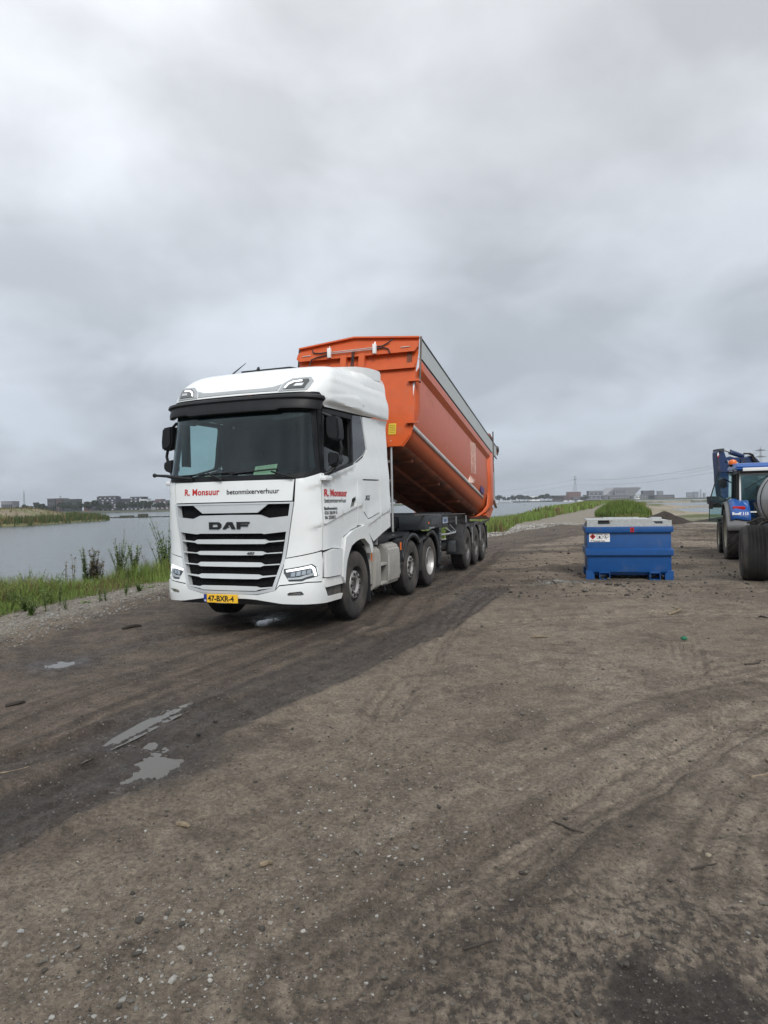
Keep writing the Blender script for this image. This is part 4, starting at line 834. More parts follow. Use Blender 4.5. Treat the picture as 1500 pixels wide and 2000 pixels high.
panel('roof_strip', sym([(0,3.315),(.645,3.31),(.68,3.405),(.56,3.372),(.4,3.36),(0,3.36)]), STRIPG, tr, off=.008, th=.02, rel=False)
text_on('model_badge', 'XG', on_s(2.90,1.80,.008), INK, tr, size=.10, bold=.003, sx=1.3, shear=.3)
# windscreen
WS = sym([(.0,2.155),(.95,2.165),(1.20,2.195),(1.275,2.24),(1.20,3.0),(1.18,3.03),(0,3.03)])
panel('windscreen_surround', sym([(0,2.098),(.98,2.102),(1.10,2.112),(1.365,2.182),(1.285,3.055),(1.30,3.28),(0,3.27)]), BLACK_PL, tr, holes=[WS], rel=False, off=-.006)
panel('windscreen', WS, WSG, tr, off=-.012, th=.006, rel=False)
panel('windscreen_top_band', sym([(0,2.94),(.55,2.935),(.7,2.90),(1.0,2.94),(1.2,2.99),(1.2,3.03),(0,3.03)]), INK, tr, off=-.02, th=.004, rel=False)
# roof
us = np.linspace(-4.0, 4.0, 120); rows = []
LO = lambda u: np.interp(abs(u), [0,1.28,1.40,2.84,3.54,4.0],[3.285,3.285,3.10,3.135,3.16,3.17])
for k in range(30):
    s_ = k/29; row = []
    for u_ in us:
        t_ = LO(u_)+(3.838-LO(u_))*s_; row.append(S(np.array([u_]), np.array([t_]))[0]+SN(np.array([u_]), np.array([t_]))[0]*float(relief(np.array([u_]), np.array([t_]))[0]))
    rows.append(row)
m = MB(); m.grid(rows); ro = m.build('roof', WHITE, tr, ang=40)
fa = MB(); rows = []
for y_ in np.linspace(-.75,1.49,24):
    k_ = ss(-.75,1.0,y_); zb = 3.33; H_ = (.40+.28*k_) - .02*ss(1.2,1.5,y_); hw_ = .98+.235*ss(-.9,.35,y_)
    rows.append([(hw_*math.copysign(abs(math.cos(a_))**(.50-.22*k_), math.cos(a_)), y_, zb+H_*math.sin(a_)**(.56-.22*k_)) for a_ in np.linspace(1e-4, math.pi-1e-4, 31)])
fa.grid(rows); fa.build('roof_fairing', WHITE, tr, ang=50)
cp_ = MB(); rows = []
for y_, zt_, zb_, w_ in ((.0,3.86,3.80,.88),(.15,3.905,3.80,1.0),(.45,3.955,3.80,1.12),(.8,3.99,3.80,1.185),(1.1,4.01,3.80,1.20),(1.30,4.02,3.82,1.20),(1.37,3.99,3.85,1.195),(1.385,3.93,3.87,1.19)):
    top_ = [(x_, y_-.05*(abs(x_)/1.2)**4, zt_-.035*(abs(x_)/w_)**4) for x_ in np.linspace(-w_, w_, 15)]; bot_ = [(x_, y_-.05*(abs(x_)/1.2)**4, zb_) for x_ in np.linspace(w_, -w_, 15)]; rows.append(top_+bot_)
V_ = cp_.grid(rows, closed=True); cp_.bm.faces.new(V_[0]); cp_.bm.faces.new(V_[-1]); cp_.build('roof_spoiler', WHITE, tr, ang=40)
for sg in (1,-1): panel('roof_crease_shade', [(sg*1.40,3.225),(sg*2.14,3.315),(sg*2.57,3.34),(sg*2.85,3.27),(sg*2.85,3.262),(sg*2.57,3.328),(sg*2.14,3.303),(sg*1.40,3.213)], M('crease_shade_grey',(.20,.205,.21),.6), tr, off=.004, th=.01, rel=False)  # thin grey strip paints the shade line along the shoulder crease
hp = S(np.array([0.]), np.array([3.78]))[0]
rows = [[(x_, y_, z_) for x_ in (-.42,0,.42)] for y_, z_ in ((-.5,3.800),(-.3,3.825),(-.1,3.846),(.25,3.868))]
m = MB(); m.grid(rows); m.build('roof_hatch', BLACK_PL, tr, solid=.03)
m = MB().tube([(-.52,-.62,3.72),(-.52,-.58,3.77),(-.42,-.36,3.97)], [.02,.012,.004], 6); m.build('antenna', BLACK_PL, tr)
MB().prism([(-.52,3.79),(-.42,3.80),(-.45,3.87)], 'X', -.16, -.13).build('shark_fin', BLACK_PL, tr)
# visor
m = MB(); rows = []
for (tt, of) in ((3.24,.01),(3.235,.06),(3.215,.095),(3.18,.105),(3.162,.085),(3.152,.083),(3.07,.105),(3.03,.10),(3.025,.06),(3.07,.01)):
    row = []
    for u_ in np.linspace(-1.33,1.33,57):
        e_ = ss(0,.10,1.36-abs(u_)); t_ = 3.14+(tt-3.14)*(.62+.38*e_)-(.02 if abs(u_) < .75 and tt < 3.05 else 0); row.append(S(np.array([u_]), np.array([t_]))[0]+SN(np.array([u_]), np.array([3.1]))[0]*(of*(.45+.55*e_)))
    rows.append(row)
m.grid(rows+[rows[0]]); bm_ = m.bm
m.build('sun_visor', BLACK_PL, tr, ang=28)
# cab back, inner lining, interior
m = MB().b2((-1.19,.98,1.05),(1.19,1.02,3.1)).b2((-1.14,.98,3.1),(1.14,1.02,3.9)); m.build('cab_back', M('cab_back_grey', (.30,.31,.31), .6, dust=.3), tr)
MB().b2((-1.03,-1.1,1.15),(1.03,.97,1.25)).build('cab_floor', LINING, tr)
for sg in (1,-1):
    MB().b2((sg*1.12,.0,1.25),(sg*1.14,.97,3.05)).build('rear_lining', LINING, tr); MB().b2((sg*1.19,-.95,1.25),(sg*1.16,.0,2.05)).build('inner_lining', LINING, tr)
MB().b2((-1.15,-1.15,3.1),(1.15,.97,3.14)).build('headlining', LINING, tr)
MB().prism([(-1.36,2.02),(-1.36,2.10),(-1.2,2.14),(-.95,2.13),(-.85,1.95),(-.85,1.3),(-1.2,1.3)], 'X', -.95, .95, bev=.02).b2((-1.12,-1.18,1.9),(1.12,-.9,2.11),bev=.02).build('dashboard', DASHM, tr)
for sx_ in (.62,-.62):
    st = MB().b2((sx_-.26,-.35,1.72),(sx_+.26,.2,1.88),bev=.05).b2((sx_-.25,.12,1.85),(sx_+.25,.28,2.5),bev=.05).b2((sx_-.15,.14,2.5),(sx_+.15,.25,2.72),bev=.04).b2((sx_-.2,-.2,1.25),(sx_+.2,.1,1.72)); st.build('seat', SEATM, tr)
MB().b2((-1.1,.5,1.25),(1.1,.97,1.85),bev=.04).build('bunk', SEATM, tr)
m = MB(); m.lathe([(-.018,.215),(.0,.235),(.018,.215),(0,.20)], 'Z', 32, close=True); m.box((0,0,-.01),(.40,.05,.03)); m.box((0,-.08,-.01),(.05,.22,.03)); m.tube([(0,0,-.02),(0,0,-.35)], .035)
m.build('steering_wheel', BLACK_PL, tr, loc=(.62,-.82,2.13), rot=(R(-32),0,0))
for sg in (1,-1):
    m = MB(); m.grid([[(sg*(1.12+.012*math.sin(k*1.4)), -1.08+.03*k, z_) for k in range(8)] for z_ in (2.35,2.7,3.05)]); m.build('curtain', M('curtain_grey', (.09,.10,.105), .9, var=.2), tr, solid=.01)
m = MB(); m.grid([[(sg_, .42, z_) for sg_ in np.linspace(-1.1,1.1,9)] for z_ in (1.9,3.05)]); m.build('bunk_curtain', LINING, tr, solid=.01)
# wipers, sensor arm, nozzle bits
def spt(u_, t_, o_): return S(np.array([u_]), np.array([t_]))[0]+SN(np.array([u_]), np.array([t_]))[0]*o_
for (a_, b_, c_, d_) in (((-.10,2.10),(-.32,2.20),(-.98,2.175),(.1,2.20)),((.95,2.10),(.66,2.19),(0.02,2.18),(.72,2.225))):
    wp = MB().tube([spt(*a_,.03), spt((a_[0]+b_[0])/2,(a_[1]+b_[1])/2,.06), spt(*b_,.05)], [.022,.015,.012], 6); wo = wp.build('wiper', BLACK_PL, tr)
    MB().tube([spt(c_[0]+(d_[0]-c_[0])*k/6, c_[1]+(d_[1]-c_[1])*k/6, .03) for k in range(7)], .011, 5).build('blade', BLACK_PL, wo)
MB().tube([spt(-.60,2.13,.02), spt(-.95,2.165,.05), spt(-1.12,2.19,.07), (-1.36,-1.36,2.215),(-1.42,-1.33,2.22)], [.03,.028,.022,.018,.034], 8).build('sensor_arm', BLACK_PL, tr)
# mirrors
for sg in (1,-1):
    mo = MB().prism([(sg*1.27,2.96),(sg*1.44,2.94),(sg*1.47,2.70),(sg*1.45,2.60),(sg*1.32,2.63),(sg*1.27,2.70)], 'Y', -1.12, -.92, bev=.025)
    mh = mo.build('mirror', BLACK_PL, tr, ang=50)
    MB().prism([(sg*1.28,2.46),(sg*1.42,2.44),(sg*1.45,2.40),(sg*1.44,2.30),(sg*1.30,2.25),(sg*1.28,2.30)], 'Y', -1.10, -.92, bev=.02).build('wide_angle_mirror', BLACK_PL, mh, ang=50)
    MB().tube([(sg*1.43,-1.0,2.62),(sg*1.455,-1.0,2.52),(sg*1.43,-1.0,2.42)], .022, 8).tube([(sg*1.40,-1.0,2.32),(sg*1.30,-1.05,2.19),(sg*1.2,-1.14,2.14)], .025, 8).tube([(sg*1.36,-1.0,2.93),(sg*1.20,-1.08,3.0)], .02, 8).build('mirror_arm', BLACK_PL, mh)
    for z0_, z1_ in ((2.68,2.92),(2.30,2.42)): MB().b2((sg*1.29,-.921,z0_),(sg*1.42,-.914,z1_)).build('mirror_glass', CHROME, mh)
    MB().box((sg*1.265,-1.12,2.10),(.10,.22,.07),bev=.025).build('mirror_foot', WHITE, tr)
# plate
pl = MB().box((-.10,-1.665,.487),(.53,.012,.115)).build('number_plate', YEL, tr)
MB().box((-.345,-1.6735,.487),(.045,.006,.112)).build('country_strip', BLUEINK, pl)
text_on('registration', '47-BXR-4', lambda x, y: (-.305+x, -1.6725, .45+y), INK, pl, size=.105, bold=.0035, sx=.98, space=1.0)
text_on('country_code', 'NL', lambda x, y: (-.362+x, -1.6775, .447+y), WHITEP, pl, size=.03, bold=.001)
MB().tube([(-.19,-1.66,.425),(-.01,-1.66,.425)], .004, 5).build('plate_dealer_strip', WHITEP, pl)
# --- wheels: builder shared with the trailer
def wheel(parent, loc, sg, kind, r=.51, w=.315):
    """kind: front (convex hub), drive (dished), trailer"""
    m = MB(); hw = w/2
    m.lathe([(-hw*.95,.29),(-hw,.33),(-hw*1.04,r*.80),(-hw*.97,r*.93),(-hw*.86,r*.985),(-hw*.5,r),(hw*.5,r),(hw*.86,r*.985),(hw*.97,r*.93),(hw*1.04,r*.80),(hw,.33),(hw*.95,.29)], 'X', 48, close=True)
    ty = m.build('tyre', RUBBER, parent, ang=30, loc=loc)
    if kind != 'drive':   # circumferential grooves stand proud as ribs
        for k in (-2,-1,0,1,2):
            pass
    m = MB()
    for k in (-.62,-.31,0,.31,.62):
        m.lathe([(k*hw-.022,r-.004),(k*hw-.022,r+.006),(k*hw+.022,r+.006),(k*hw+.022,r-.004)], 'X', 48, close=True)
    m.build('tread', TREAD, ty)
    rimmat = RIM_DK if kind == 'trailer' else RIM
    m = MB(); f = sg
    if kind == 'front':
        pr = [(.070,.222),(.105,.215),(.130,.203),(.134,.17),(.134,.12),(.125,.105),(.05,.10),(.05,.02)]
    elif kind == 'drive':
        pr = [(.145,.295),(.152,.285),(.13,.272),(.10,.262),(-.05,.255),(-.07,.24),(-.075,.12),(-.05,.11),(-.05,.02)]
    else:
        pr = [(.17,.295),(.178,.285),(.155,.272),(.12,.265),(.05,.258),(.045,.235),(.075,.222),(.085,.20),(.085,.13),(.07,.12),(.07,.02)]
    m.lathe([(f*a_, b_) for a_, b_ in pr], 'X', 40, caps=False); rim = m.build('rim', rimmat, ty, ang=30)
    if kind == 'front': MB().lathe([(f*.145,.295),(f*.152,.285),(f*.13,.272),(f*.06,.262),(f*.045,.235),(f*.05,.20)], 'X', 40, caps=False).build('rim_well', M('rim_well_shade', (.035,.033,.03), .7, var=.3), ty)  # well coloured dark to stand in for shade inside the rim recess
    hb = {'front': [(.10,.10),(.10,.085),(.09,.08),(.09,.01)], 'drive': [(-.05,.11),(.06,.10),(.075,.085),(.078,.01)], 'trailer': [(.06,.12),(.15,.11),(.165,.09),(.168,.01)]}[kind]
    MB().lathe([(f*a_, b_) for a_, b_ in hb], 'X', 20).build('hub', HUBM, ty)
    x_n, rn = {'front': (.14,.145), 'drive': (-.06,.1675), 'trailer': (.095,.1675)}[kind]
    nm = None
    for k in range(10):
        a_ = 2*math.pi*(k+.5)/10
        if nm is None:
            nm = MB().lathe([(-.014,.014),(.014,.012),(.018,.006)], 'X', 6).build('wheel_nut', HUBM if kind != 'trailer' else RIM, ty)
            n_ = nm
        else: n_ = nm.copy(); COL.objects.link(n_)
        n_.location = (f*x_n, rn*math.cos(a_), rn*math.sin(a_))
    if kind in ('front','trailer'):
        hm = None; rh = .235 if kind == 'front' else .232
        for k in range(10):
            a_ = 2*math.pi*(k)/10
            if hm is None:
                hm = MB().lathe([(-.006,.024),(.008,.024)], 'X', 10).build('hand_hole', INK, ty); h_ = hm
            else: h_ = hm.copy(); COL.objects.link(h_)
            h_.location = (f*(.137 if kind == 'front' else .088), (.168 if kind == 'front' else .225)*math.cos(a_), (.168 if kind == 'front' else .225)*math.sin(a_)); h_.rotation_euler = (0,0,0)
    return ty
for sg in (1,-1):
    wheel(tr, (sg*1.065,0,.505), sg, 'front'); wheel(tr, (sg*1.065,2.79,.505), sg, 'front'); wheel(tr, (sg*1.065,4.07,.505), sg, 'drive', w=.30); wheel(tr, (sg*.72,4.07,.505), sg, 'drive', w=.30)
for y_ in (0,2.79,4.07): MB().tube([(-1.05,y_,.5),(1.05,y_,.5)], .07, 10).build('axle', CHASSIS, tr)
MB().box((0,4.07,.52),(.35,.4,.4),bev=.12).build('differential', CHASSIS, tr)
# inner wheel housing
for sg in (1,-1):
    rows = [[(sg*x_, .0-.62*math.cos(a_), .50+.66*math.sin(a_)) for x_ in (.70,1.2)] for a_ in np.linspace(R(-8),R(188),20)]
    m = MB(); m.grid(rows); m.build('wheel_housing', BLACK_PL, tr, solid=.02)
    MB().b2((sg*.68,-.62,.5),(sg*.70,.62,1.18)).build('housing_wall', BLACK_PL, tr)
# chassis
for sg in (1,-1): MB().b2((sg*.36,-1.0,.72),(sg*.44,5.0,.98)).build('frame_rail', CHASSIS, tr)
for y_ in (.6,1.6,2.4,3.5,4.9): MB().b2((-.36,y_,.75),(.36,y_+.1,.95)).build('cross_member', CHASSIS, tr)
MB().b2((-.5,-.9,.45),(.5,.9,1.15),bev=.08).build('engine', CHASSIS, tr)
MB().lathe([(-.04,.55),(.04,.55)], 'Z', 24, c=(0,3.75,1.12)).box((0,3.75,1.03),(.9,.7,.10)).build('fifth_wheel', CHASSIS, tr)
# ribbed flap behind the front wheel
m = MB().b2((.96,.60,.16),(1.2,.63,.58))
for k in range(10): m.b2((.955,.595,.18+.04*k),(1.205,.60,.20+.04*k))
m.build('mud_flap', FENDER, tr); MB().b2((-1.2,.60,.16),(-.96,.63,.58)).build('mud_flap', FENDER, tr)
# side cladding (fuel tank side) : rounded box with two ribs and a recessed step column
for sg in (1,-1):
    P = [(.70,.34),(.70,.95),(.76,1.03),(.86,1.05)]
    def pod(y0, y1, x=1.235): return [(sg*x, y0),(sg*x, y1)]
    prof = [(sg*.62,.30),(sg*1.14,.30),(sg*1.215,.36),(sg*1.235,.48),(sg*1.235,.86),(sg*1.215,.96),(sg*1.12,1.03),(sg*.62,1.05)]
    tk = MB().prism(prof, 'Y', .78, 1.04, bev=.012).build('side_tank_cladding', TANKGR, tr)
    MB().prism(prof, 'Y', 1.44, 2.06, bev=.03).build('rear_tank_section', TANKGR, tk)
    MB().prism([(x_*.998-sg*.02, z_) for x_, z_ in prof], 'Y', 1.03, 1.10).build('front_rib', M('cladding_rib', (.21,.205,.19), .6, dust=.3), tk)
    MB().prism([(x_*.998-sg*.02, z_) for x_, z_ in prof], 'Y', 1.36, 1.45).build('rear_rib', M('cladding_rib'), tk)
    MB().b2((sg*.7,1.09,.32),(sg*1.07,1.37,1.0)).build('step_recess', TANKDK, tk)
    for z_ in (.36,.68): MB().b2((sg*1.0,1.09,z_),(sg*1.225,1.37,z_+.045),bev=.008).build('step_tread', TANKGR, tk)
    MB().b2((sg*1.05,.66,.42),(sg*1.19,.77,1.0),bev=.015).build('tank_front_post', TANKGR, tk)
    MB().b2((sg*1.19,.695,.80),(sg*1.20,.73,.93)).build('side_reflector', AMBER, tk)
    for y_ in (1.0,1.55): MB().b2((sg*.75,y_,1.05),(sg*1.1,y_+.28,1.075),bev=.008).build('cover_lid', FENDER, tk)
    for y_ in (.9,1.5): MB().tube([(sg*1.1,y_,.31),(sg*1.13,y_+.02,.22),(sg*1.08,y_+.03,.19)], .012, 6).build('tank_strap', CHASSIS, tk)
    # fenders over the rear wheels: front apron, two joined arches
    fo = MB()
    arcs = []
    for cy, a0, a1 in ((2.79,R(172),R(48)),(4.07,R(118),R(-12))):
        arcs += [(cy+.63*math.cos(a_), .50+.63*math.sin(a_)) for a_ in np.linspace(a0,a1,12)]
    rows = [[(sg*x_, y_, z_ - (.04 if x_ > 1.22 else 0)) for x_ in (.60,1.0,1.20,1.245)] for y_, z_ in arcs]
    fo.grid(rows); fo.build('rear_fender', FENDER, tr, ang=50, solid=.02)
    for cy in (2.79,4.07):
        rows = [[(sg*x_, cy+r_*math.cos(a_), .50+r_*math.sin(a_)) for r_, x_ in ((.575,1.235),(.66,1.25))] for a_ in np.linspace(R(165 if cy < 3 else 120), R(50 if cy < 3 else -15), 16)]
        m = MB(); m.grid(rows); m.build('fender_edge', FENDER, tr, solid=.03)
    MB().prism([(.90,1.06),(1.45,1.10),(2.2,1.155),(3.0,1.17),(3.0,1.12),(1.9,1.10),(.95,1.03)], 'X', sg*.55, sg*1.12).build('frame_cover', FENDER, tr)
    MB().prism([(2.07,.42),(2.16,.42),(2.19,.8),(2.32,1.05),(2.2,1.10),(2.07,1.04)], 'X', sg*.7, sg*1.22, bev=.01).build('fender_apron', FENDER, tr)
    MB().b2((sg*1.222,2.09,.88),(sg*1.232,2.15,1.02)).build('side_reflector', AMBER, tr)
    MB().prism([(3.33,.38),(3.40,.38),(3.52,.95),(3.43,1.0),(3.34,.95)], 'X', sg*.9, sg*1.235).build('fender_divider', FENDER, tr)
    MB().b2((sg*.62,4.70,.18),(sg*1.24,4.72,.70)).build('rear_mud_flap', FENDER, tr)
    MB().b2((sg*.9,4.76,.52),(sg*1.15,4.85,.68),bev=.01).build('rear_lamp', REDL, tr)
# catwalk rack behind the cab
rk = MB()
for x_ in (.99,.75): rk.tube([(x_,2.38,1.2),(x_,2.38,2.92)], .022, 8)
for z_ in (2.84,2.50,2.14,1.80): rk.b2((.75,2.36,z_),(.99,2.42,z_+.05))
rk.build('catwalk_ladder', ALU, tr)
for k in range(5):
    rr_ = [Vector((.55-.08*k,1.25,2.3)),Vector((.55-.08*k,1.7,1.75-.05*k)),Vector((.5-.08*k,2.3,1.6)),Vector((.4-.06*k,2.85,1.7))]
    MB().tube(rr_, .014, 6).build('air_line', [INK, REDINK, BLUEINK, INK, INK][k], tr)

# ------------------------------------------------------------------ tipping trailer (its own frame: kingpin at the origin, +y to the rear)
_a = -TR_ROT
TLX, TLY = TR_LOC[0]+.16*math.cos(_a)+3.6*math.sin(_a), TR_LOC[1]-.16*math.sin(_a)+3.6*math.cos(_a)
tl = tag(empty('tipper_trailer', (TLX, TLY, 0), TR_ROT+R(2.5)), 'orange tipping trailer with raised body and grey side boards behind the white lorry cab', 'trailer')
zr = lambda y: 4.895-.1285*(y+.725)          # top rail
zs = lambda y: 3.178-.159*(y+.93)          # chine strip
zf = lambda y: 2.79-.172*(y+1.3)             # floor
yfw = lambda z: -.76-.24*(4.92-z)            # front wall leans
YE = 8.55
def ring(y):
    """half section points (x, z) from rail to floor centre at station y"""
    a, b, c = zr(y), zs(y), zf(y)
    return [(1.24,a),(1.24,a-.42),(1.265,a-.44),(1.265,a-.60),(1.19,a-.72),(1.205,b+.30),(1.13,b+.01),(1.10,b-(b-c)*.35),(.98,b-(b-c)*.78),(.84,c+.03),(.5,c-.0),(0,c-.03)]
ys = np.r_[np.linspace(-1.2,7.4,22)]
def st_pt(y, i, sg):
    x, z = ring(y)[i]; return (sg*x, y, z)
# side shells: one mesh each, front edge follows the leaning wall
def front_y(i):
    y = -1.
    for _ in range(8): y = yfw(ring(y)[i][1])
    return y
rear_end = {i: (YE if i <= 6 else YE-[0,.25,.65,.95,1.0,1.0][i-6]) for i in range(12)}
for sg in (1,-1):
    m = MB(); rows = []
    for i in range(1,9):
        f0 = front_y(i); r0 = rear_end[i]; rows.append([st_pt(f0+(r0-f0)*k/24, i, sg) for k in range(25)])
    m.grid(rows); m.build('side_wall', ORANGE, tl, ang=25, solid=.012)
m = MB(); rows = []
for i, sg in [(j,1) for j in range(8,12)]+[(j,-1) for j in range(10,7,-1)]:
    f0 = front_y(i); r0 = rear_end[i]; rows.append([st_pt(f0+(r0-f0)*k/24, i, sg) for k in range(25)])
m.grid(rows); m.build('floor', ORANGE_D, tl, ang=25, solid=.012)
# underside beams
for x_ in (-.38,.38):
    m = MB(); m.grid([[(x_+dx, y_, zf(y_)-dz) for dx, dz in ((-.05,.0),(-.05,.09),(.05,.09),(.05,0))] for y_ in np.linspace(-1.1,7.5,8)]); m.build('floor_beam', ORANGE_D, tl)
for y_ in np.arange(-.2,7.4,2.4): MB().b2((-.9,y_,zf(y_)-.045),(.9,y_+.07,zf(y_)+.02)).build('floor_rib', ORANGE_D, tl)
# grey side boards with seams and dark edges
for sg in (1,-1):
    f0 = front_y(0)+.03
    m = MB(); m.prism([(f0,zr(f0)),(9.5,zr(9.5)),(9.5,zr(9.5)-.40),(f0,zr(f0)-.40)], 'X', sg*1.25, sg*1.268); m.build('side_board', TARPG, tl)
    m = MB().tube([(sg*1.265, f0, zr(f0)+.01),(sg*1.265, 9.5, zr(9.5)+.01)], .020, 8); m.build('top_rail', CHASSIS, tl)
    m = MB().tube([(sg*1.27, f0, zr(f0)-.405),(sg*1.27, 9.5, zr(9.5)-.405)], .017, 6); m.build('lower_rail', INK, tl)
    MB().tube([(sg*1.275,-.76,4.93),(sg*1.275,-.93,4.02)], .02, 8).build('front_post', HUBM, tl)
    MB().box((sg*1.275,8.72,3.55),(.03,.10,.95)).box((sg*1.28,8.62,2.92),(.03,.07,.45)).build('rear_post', HUBM, tl)
    # reflective strip on the chine
    m = MB(); m.grid([[(sg*1.155, y_, zs(y_)+.03),(sg*1.138, y_, zs(y_)-.06)] for y_ in np.linspace(-1.2, 7.25, 30)]); m.build('reflective_strip', REFL, tl, solid=.012)
    # rear rib: wide orange frame post, curving under
    P = []
    for i in (2,3,4,5,6,7,8): P.append(ring(8.3)[i])
    rows = []
    for (x_, z_), yo in zip([(1.285,zr(8.3)-.44),(1.285,zr(8.3)-1.3),(1.285,zs(8.3)+.15),(1.27,zs(8.3)-.10),(1.17,zs(8.3)-.28),(1.0,zs(8.3)-.42),(.85,zs(8.3)-.45)], (0,0,0,-.12,-.35,-.65,-.95)):
        rows.append([(sg*(x_-.10), 7.85+yo, z_+.0),(sg*(x_-.01), 8.02+yo, z_),(sg*x_, 8.12+yo, z_),(sg*x_, 8.52+yo*.9, z_),(sg*(x_-.1), 8.56+yo*.9, z_)])
    m = MB(); m.grid(rows); m.build('rear_rib', ORANGE, tl, ang=35, solid=.01)
    # four scraped white stripes running down the side
    for k, (y_, w_) in enumerate(((4.9,.07),(5.12,.06),(5.33,.05),(5.52,.10))):
        zt, zb = zr(5.2)-.74, zs(5.2)+.12
        MB().b2((sg*1.19,y_,zb+.20),(sg*1.212,y_+w_,zt)).build('white_stripe', M('worn_white_stripe', (.60,.48,.42), .6, var=.35, vs=9), tl)
        MB().prism([(y_,zb+.22),(y_+w_,zb+.22),(y_+w_-.2,zb-.06),(y_-.2,zb-.06)], 'X', sg*1.14, sg*1.188).build('white_stripe', M('worn_white_stripe'), tl)
    MB().prism([(6.55,zs(6.55)+.24),(7.15,zs(7.15)+.24),(7.15,zs(7.15)+.05),(6.55,zs(6.55)+.05)], 'X', sg*1.184, sg*1.196).build('blue_sticker', M('purple_blue_print', (.07,.035,.16), .5), tl)
# front wall
FW = [(-1.24,4.90),(-.07,5.03),(1.24,4.91),(1.24,4.60),(1.20,4.25),(1.205,3.18),(1.16,2.98),(1.03,2.79),(-1.03,2.79),(-1.16,2.98),(-1.205,3.18),(-1.20,4.25),(-1.24,4.60)]
def wall_pts(P, o): return [(x_, yfw(z_)-o, z_) for x_, z_ in P]
def slab(name, P, o0, o1, mat, parent):
    m = MB(); A = [m.bm.verts.new(p) for p in wall_pts(P, o0)]; B = [m.bm.verts.new(p) for p in wall_pts(P, o1)]; n = len(P)
    m.bm.faces.new(A); m.bm.faces.new(B[::-1])
    for k in range(n): m.bm.faces.new((A[k], B[k], B[(k+1) % n], A[(k+1) % n]))
    return m.build(name, mat, parent, ang=25)
fwall = slab('front_wall', FW, 0, .03, ORANGE, tl)
slab('top_flange', [(-1.25,4.915),(-.07,5.045),(1.25,4.925),(1.25,4.895),(-.07,5.015),(-1.25,4.885)], .0, .10, ORANGE, fwall)
slab('front_beam', [(-1.24,4.76),(-1.20,4.80),(1.20,4.82),(1.245,4.78),(1.25,4.70),(1.19,4.62),(-1.19,4.61),(-1.26,4.66)], .03, .14, ORANGE, fwall)
slab('lower_beam', [(-1.20,4.40),(1.20,4.40),(1.20,4.30),(-1.20,4.30)], .03, .11, ORANGE, fwall)
slab('corner_channel', [(1.03,4.60),(1.12,4.60),(1.12,4.40),(1.03,4.40)], .03, .06, ORANGE_D, fwall)
for x_ in (-.24,.14): slab('ram_rib', [(x_-.06,4.66),(x_+.06,4.66),(x_+.06,2.80),(x_-.06,2.80)], .03, .17, ORANGE, fwall)
slab('ram_gusset', [(.20,4.66),(.34,4.62),(.20,4.60)], .03, .12, ORANGE, fwall)
slab('bottom_chamfer', [(.74,2.80),(1.0,2.80),(1.15,3.0),(1.12,3.04),(.98,2.87),(.72,2.88)], .03, .06, ORANGE, fwall)
slab('yellow_notice', [(.725,3.03),(.87,3.03),(.87,3.24),(.725,3.24)], .03, .04, M('yellow_sticker', (.62,.46,.03), .5, var=.1), fwall)
for k in range(5): slab('notice_line', [(.745,3.06+.035*k),(.85,3.06+.035*k),(.85,3.068+.035*k),(.745,3.068+.035*k)], .04, .043, M('notice_brown', (.2,.12,.02), .6), fwall)
for z_ in (4.03,3.22): slab('step_bracket', [(1.08,z_),(1.30,z_),(1.30,z_+.035),(1.08,z_+.035)], .0, .13, ORANGE, fwall); slab('bracket_gusset', [(1.13,z_),(1.17,z_),(1.15,z_-.10)], .0, .05, ORANGE, fwall)
W3 = lambda x, z, o: (x, yfw(z)-o, z)
for x_ in (-.53,.41):
    MB().box(W3(x_,4.72,.20),(.07,.07,.19),bev=.01).build('valve_box', WHITEP, fwall)
    MB().tube([W3(x_,4.80,.2),W3(x_,4.86,.2)], .008, 5).build('valve_stem', ALU, fwall)
for dz in (0,.03): MB().tube([W3(-.53,4.705+dz,.19),W3(.41,4.72+dz,.19)], .009, 6).build('oil_pipe', ALU, fwall)
for P in ([(.41,4.77),(.55,4.77),(.68,4.83),(.76,4.89)],[(.41,4.72),(.58,4.735),(.68,4.70),(.72,4.60)],[(-.53,4.70),(-.8,4.66),(-.92,4.62),(-.95,4.50)],[(-.53,4.75),(-.75,4.74),(-.88,4.76),(-.92,4.84)],[(-.06,4.72),(-.05,4.55),(-.08,4.3)],[(-.02,4.72),(-.03,4.55),(-.01,4.3)]):
    MB().tube([W3(x_,z_,.17) for x_, z_ in P], .013, 6).build('hose', INK, fwall)
for x_ in (-1.05,1.0):
    MB().tube([W3(x_-.08,4.71,.15),W3(x_+.1,4.715,.15)], .009, 5).build('grease_nipple_bar', ALU, fwall)
slab('torn_label', [(1.16,4.0),(1.20,4.02),(1.18,3.75)], .03, .04, WHITEP, fwall)
# tailgate, chute and folded cover
MB().prism([(8.62,2.95),(9.25,2.98),(9.30,1.62),(8.70,1.62)], 'X', -1.22, 1.22).build('tailgate', ORANGE, tl)
for sg in (1,-1):
    MB().prism([(8.9,2.72),(9.2,2.80),(9.24,1.72),(8.95,1.72)], 'X', sg*1.221, sg*1.235).build('tailgate_recess', M('grey_recess', (.30,.33,.35), .5), tl)
    MB().prism([(8.55,1.80),(8.72,1.78),(9.38,1.50),(9.36,1.58),(8.75,1.90),(8.55,2.02)], 'X', sg*1.20, sg*1.285).build('chute_edge', REFL, tl)
MB().prism([(8.55,1.62),(9.36,1.50),(8.4,1.16),(7.6,1.30)], 'X', -1.12, 1.16).build('chute', ORANGE, tl)
m = MB(); m.tube([(-1.22,8.55,zr(8.55)+.12),(1.22,8.55,zr(8.55)+.12)], [.11,.11], 14); m.build('rolled_cover', M('folded_cover_brown', (.24,.10,.07), .8, var=.4, vs=5, bump=.5, bs=12), tl)
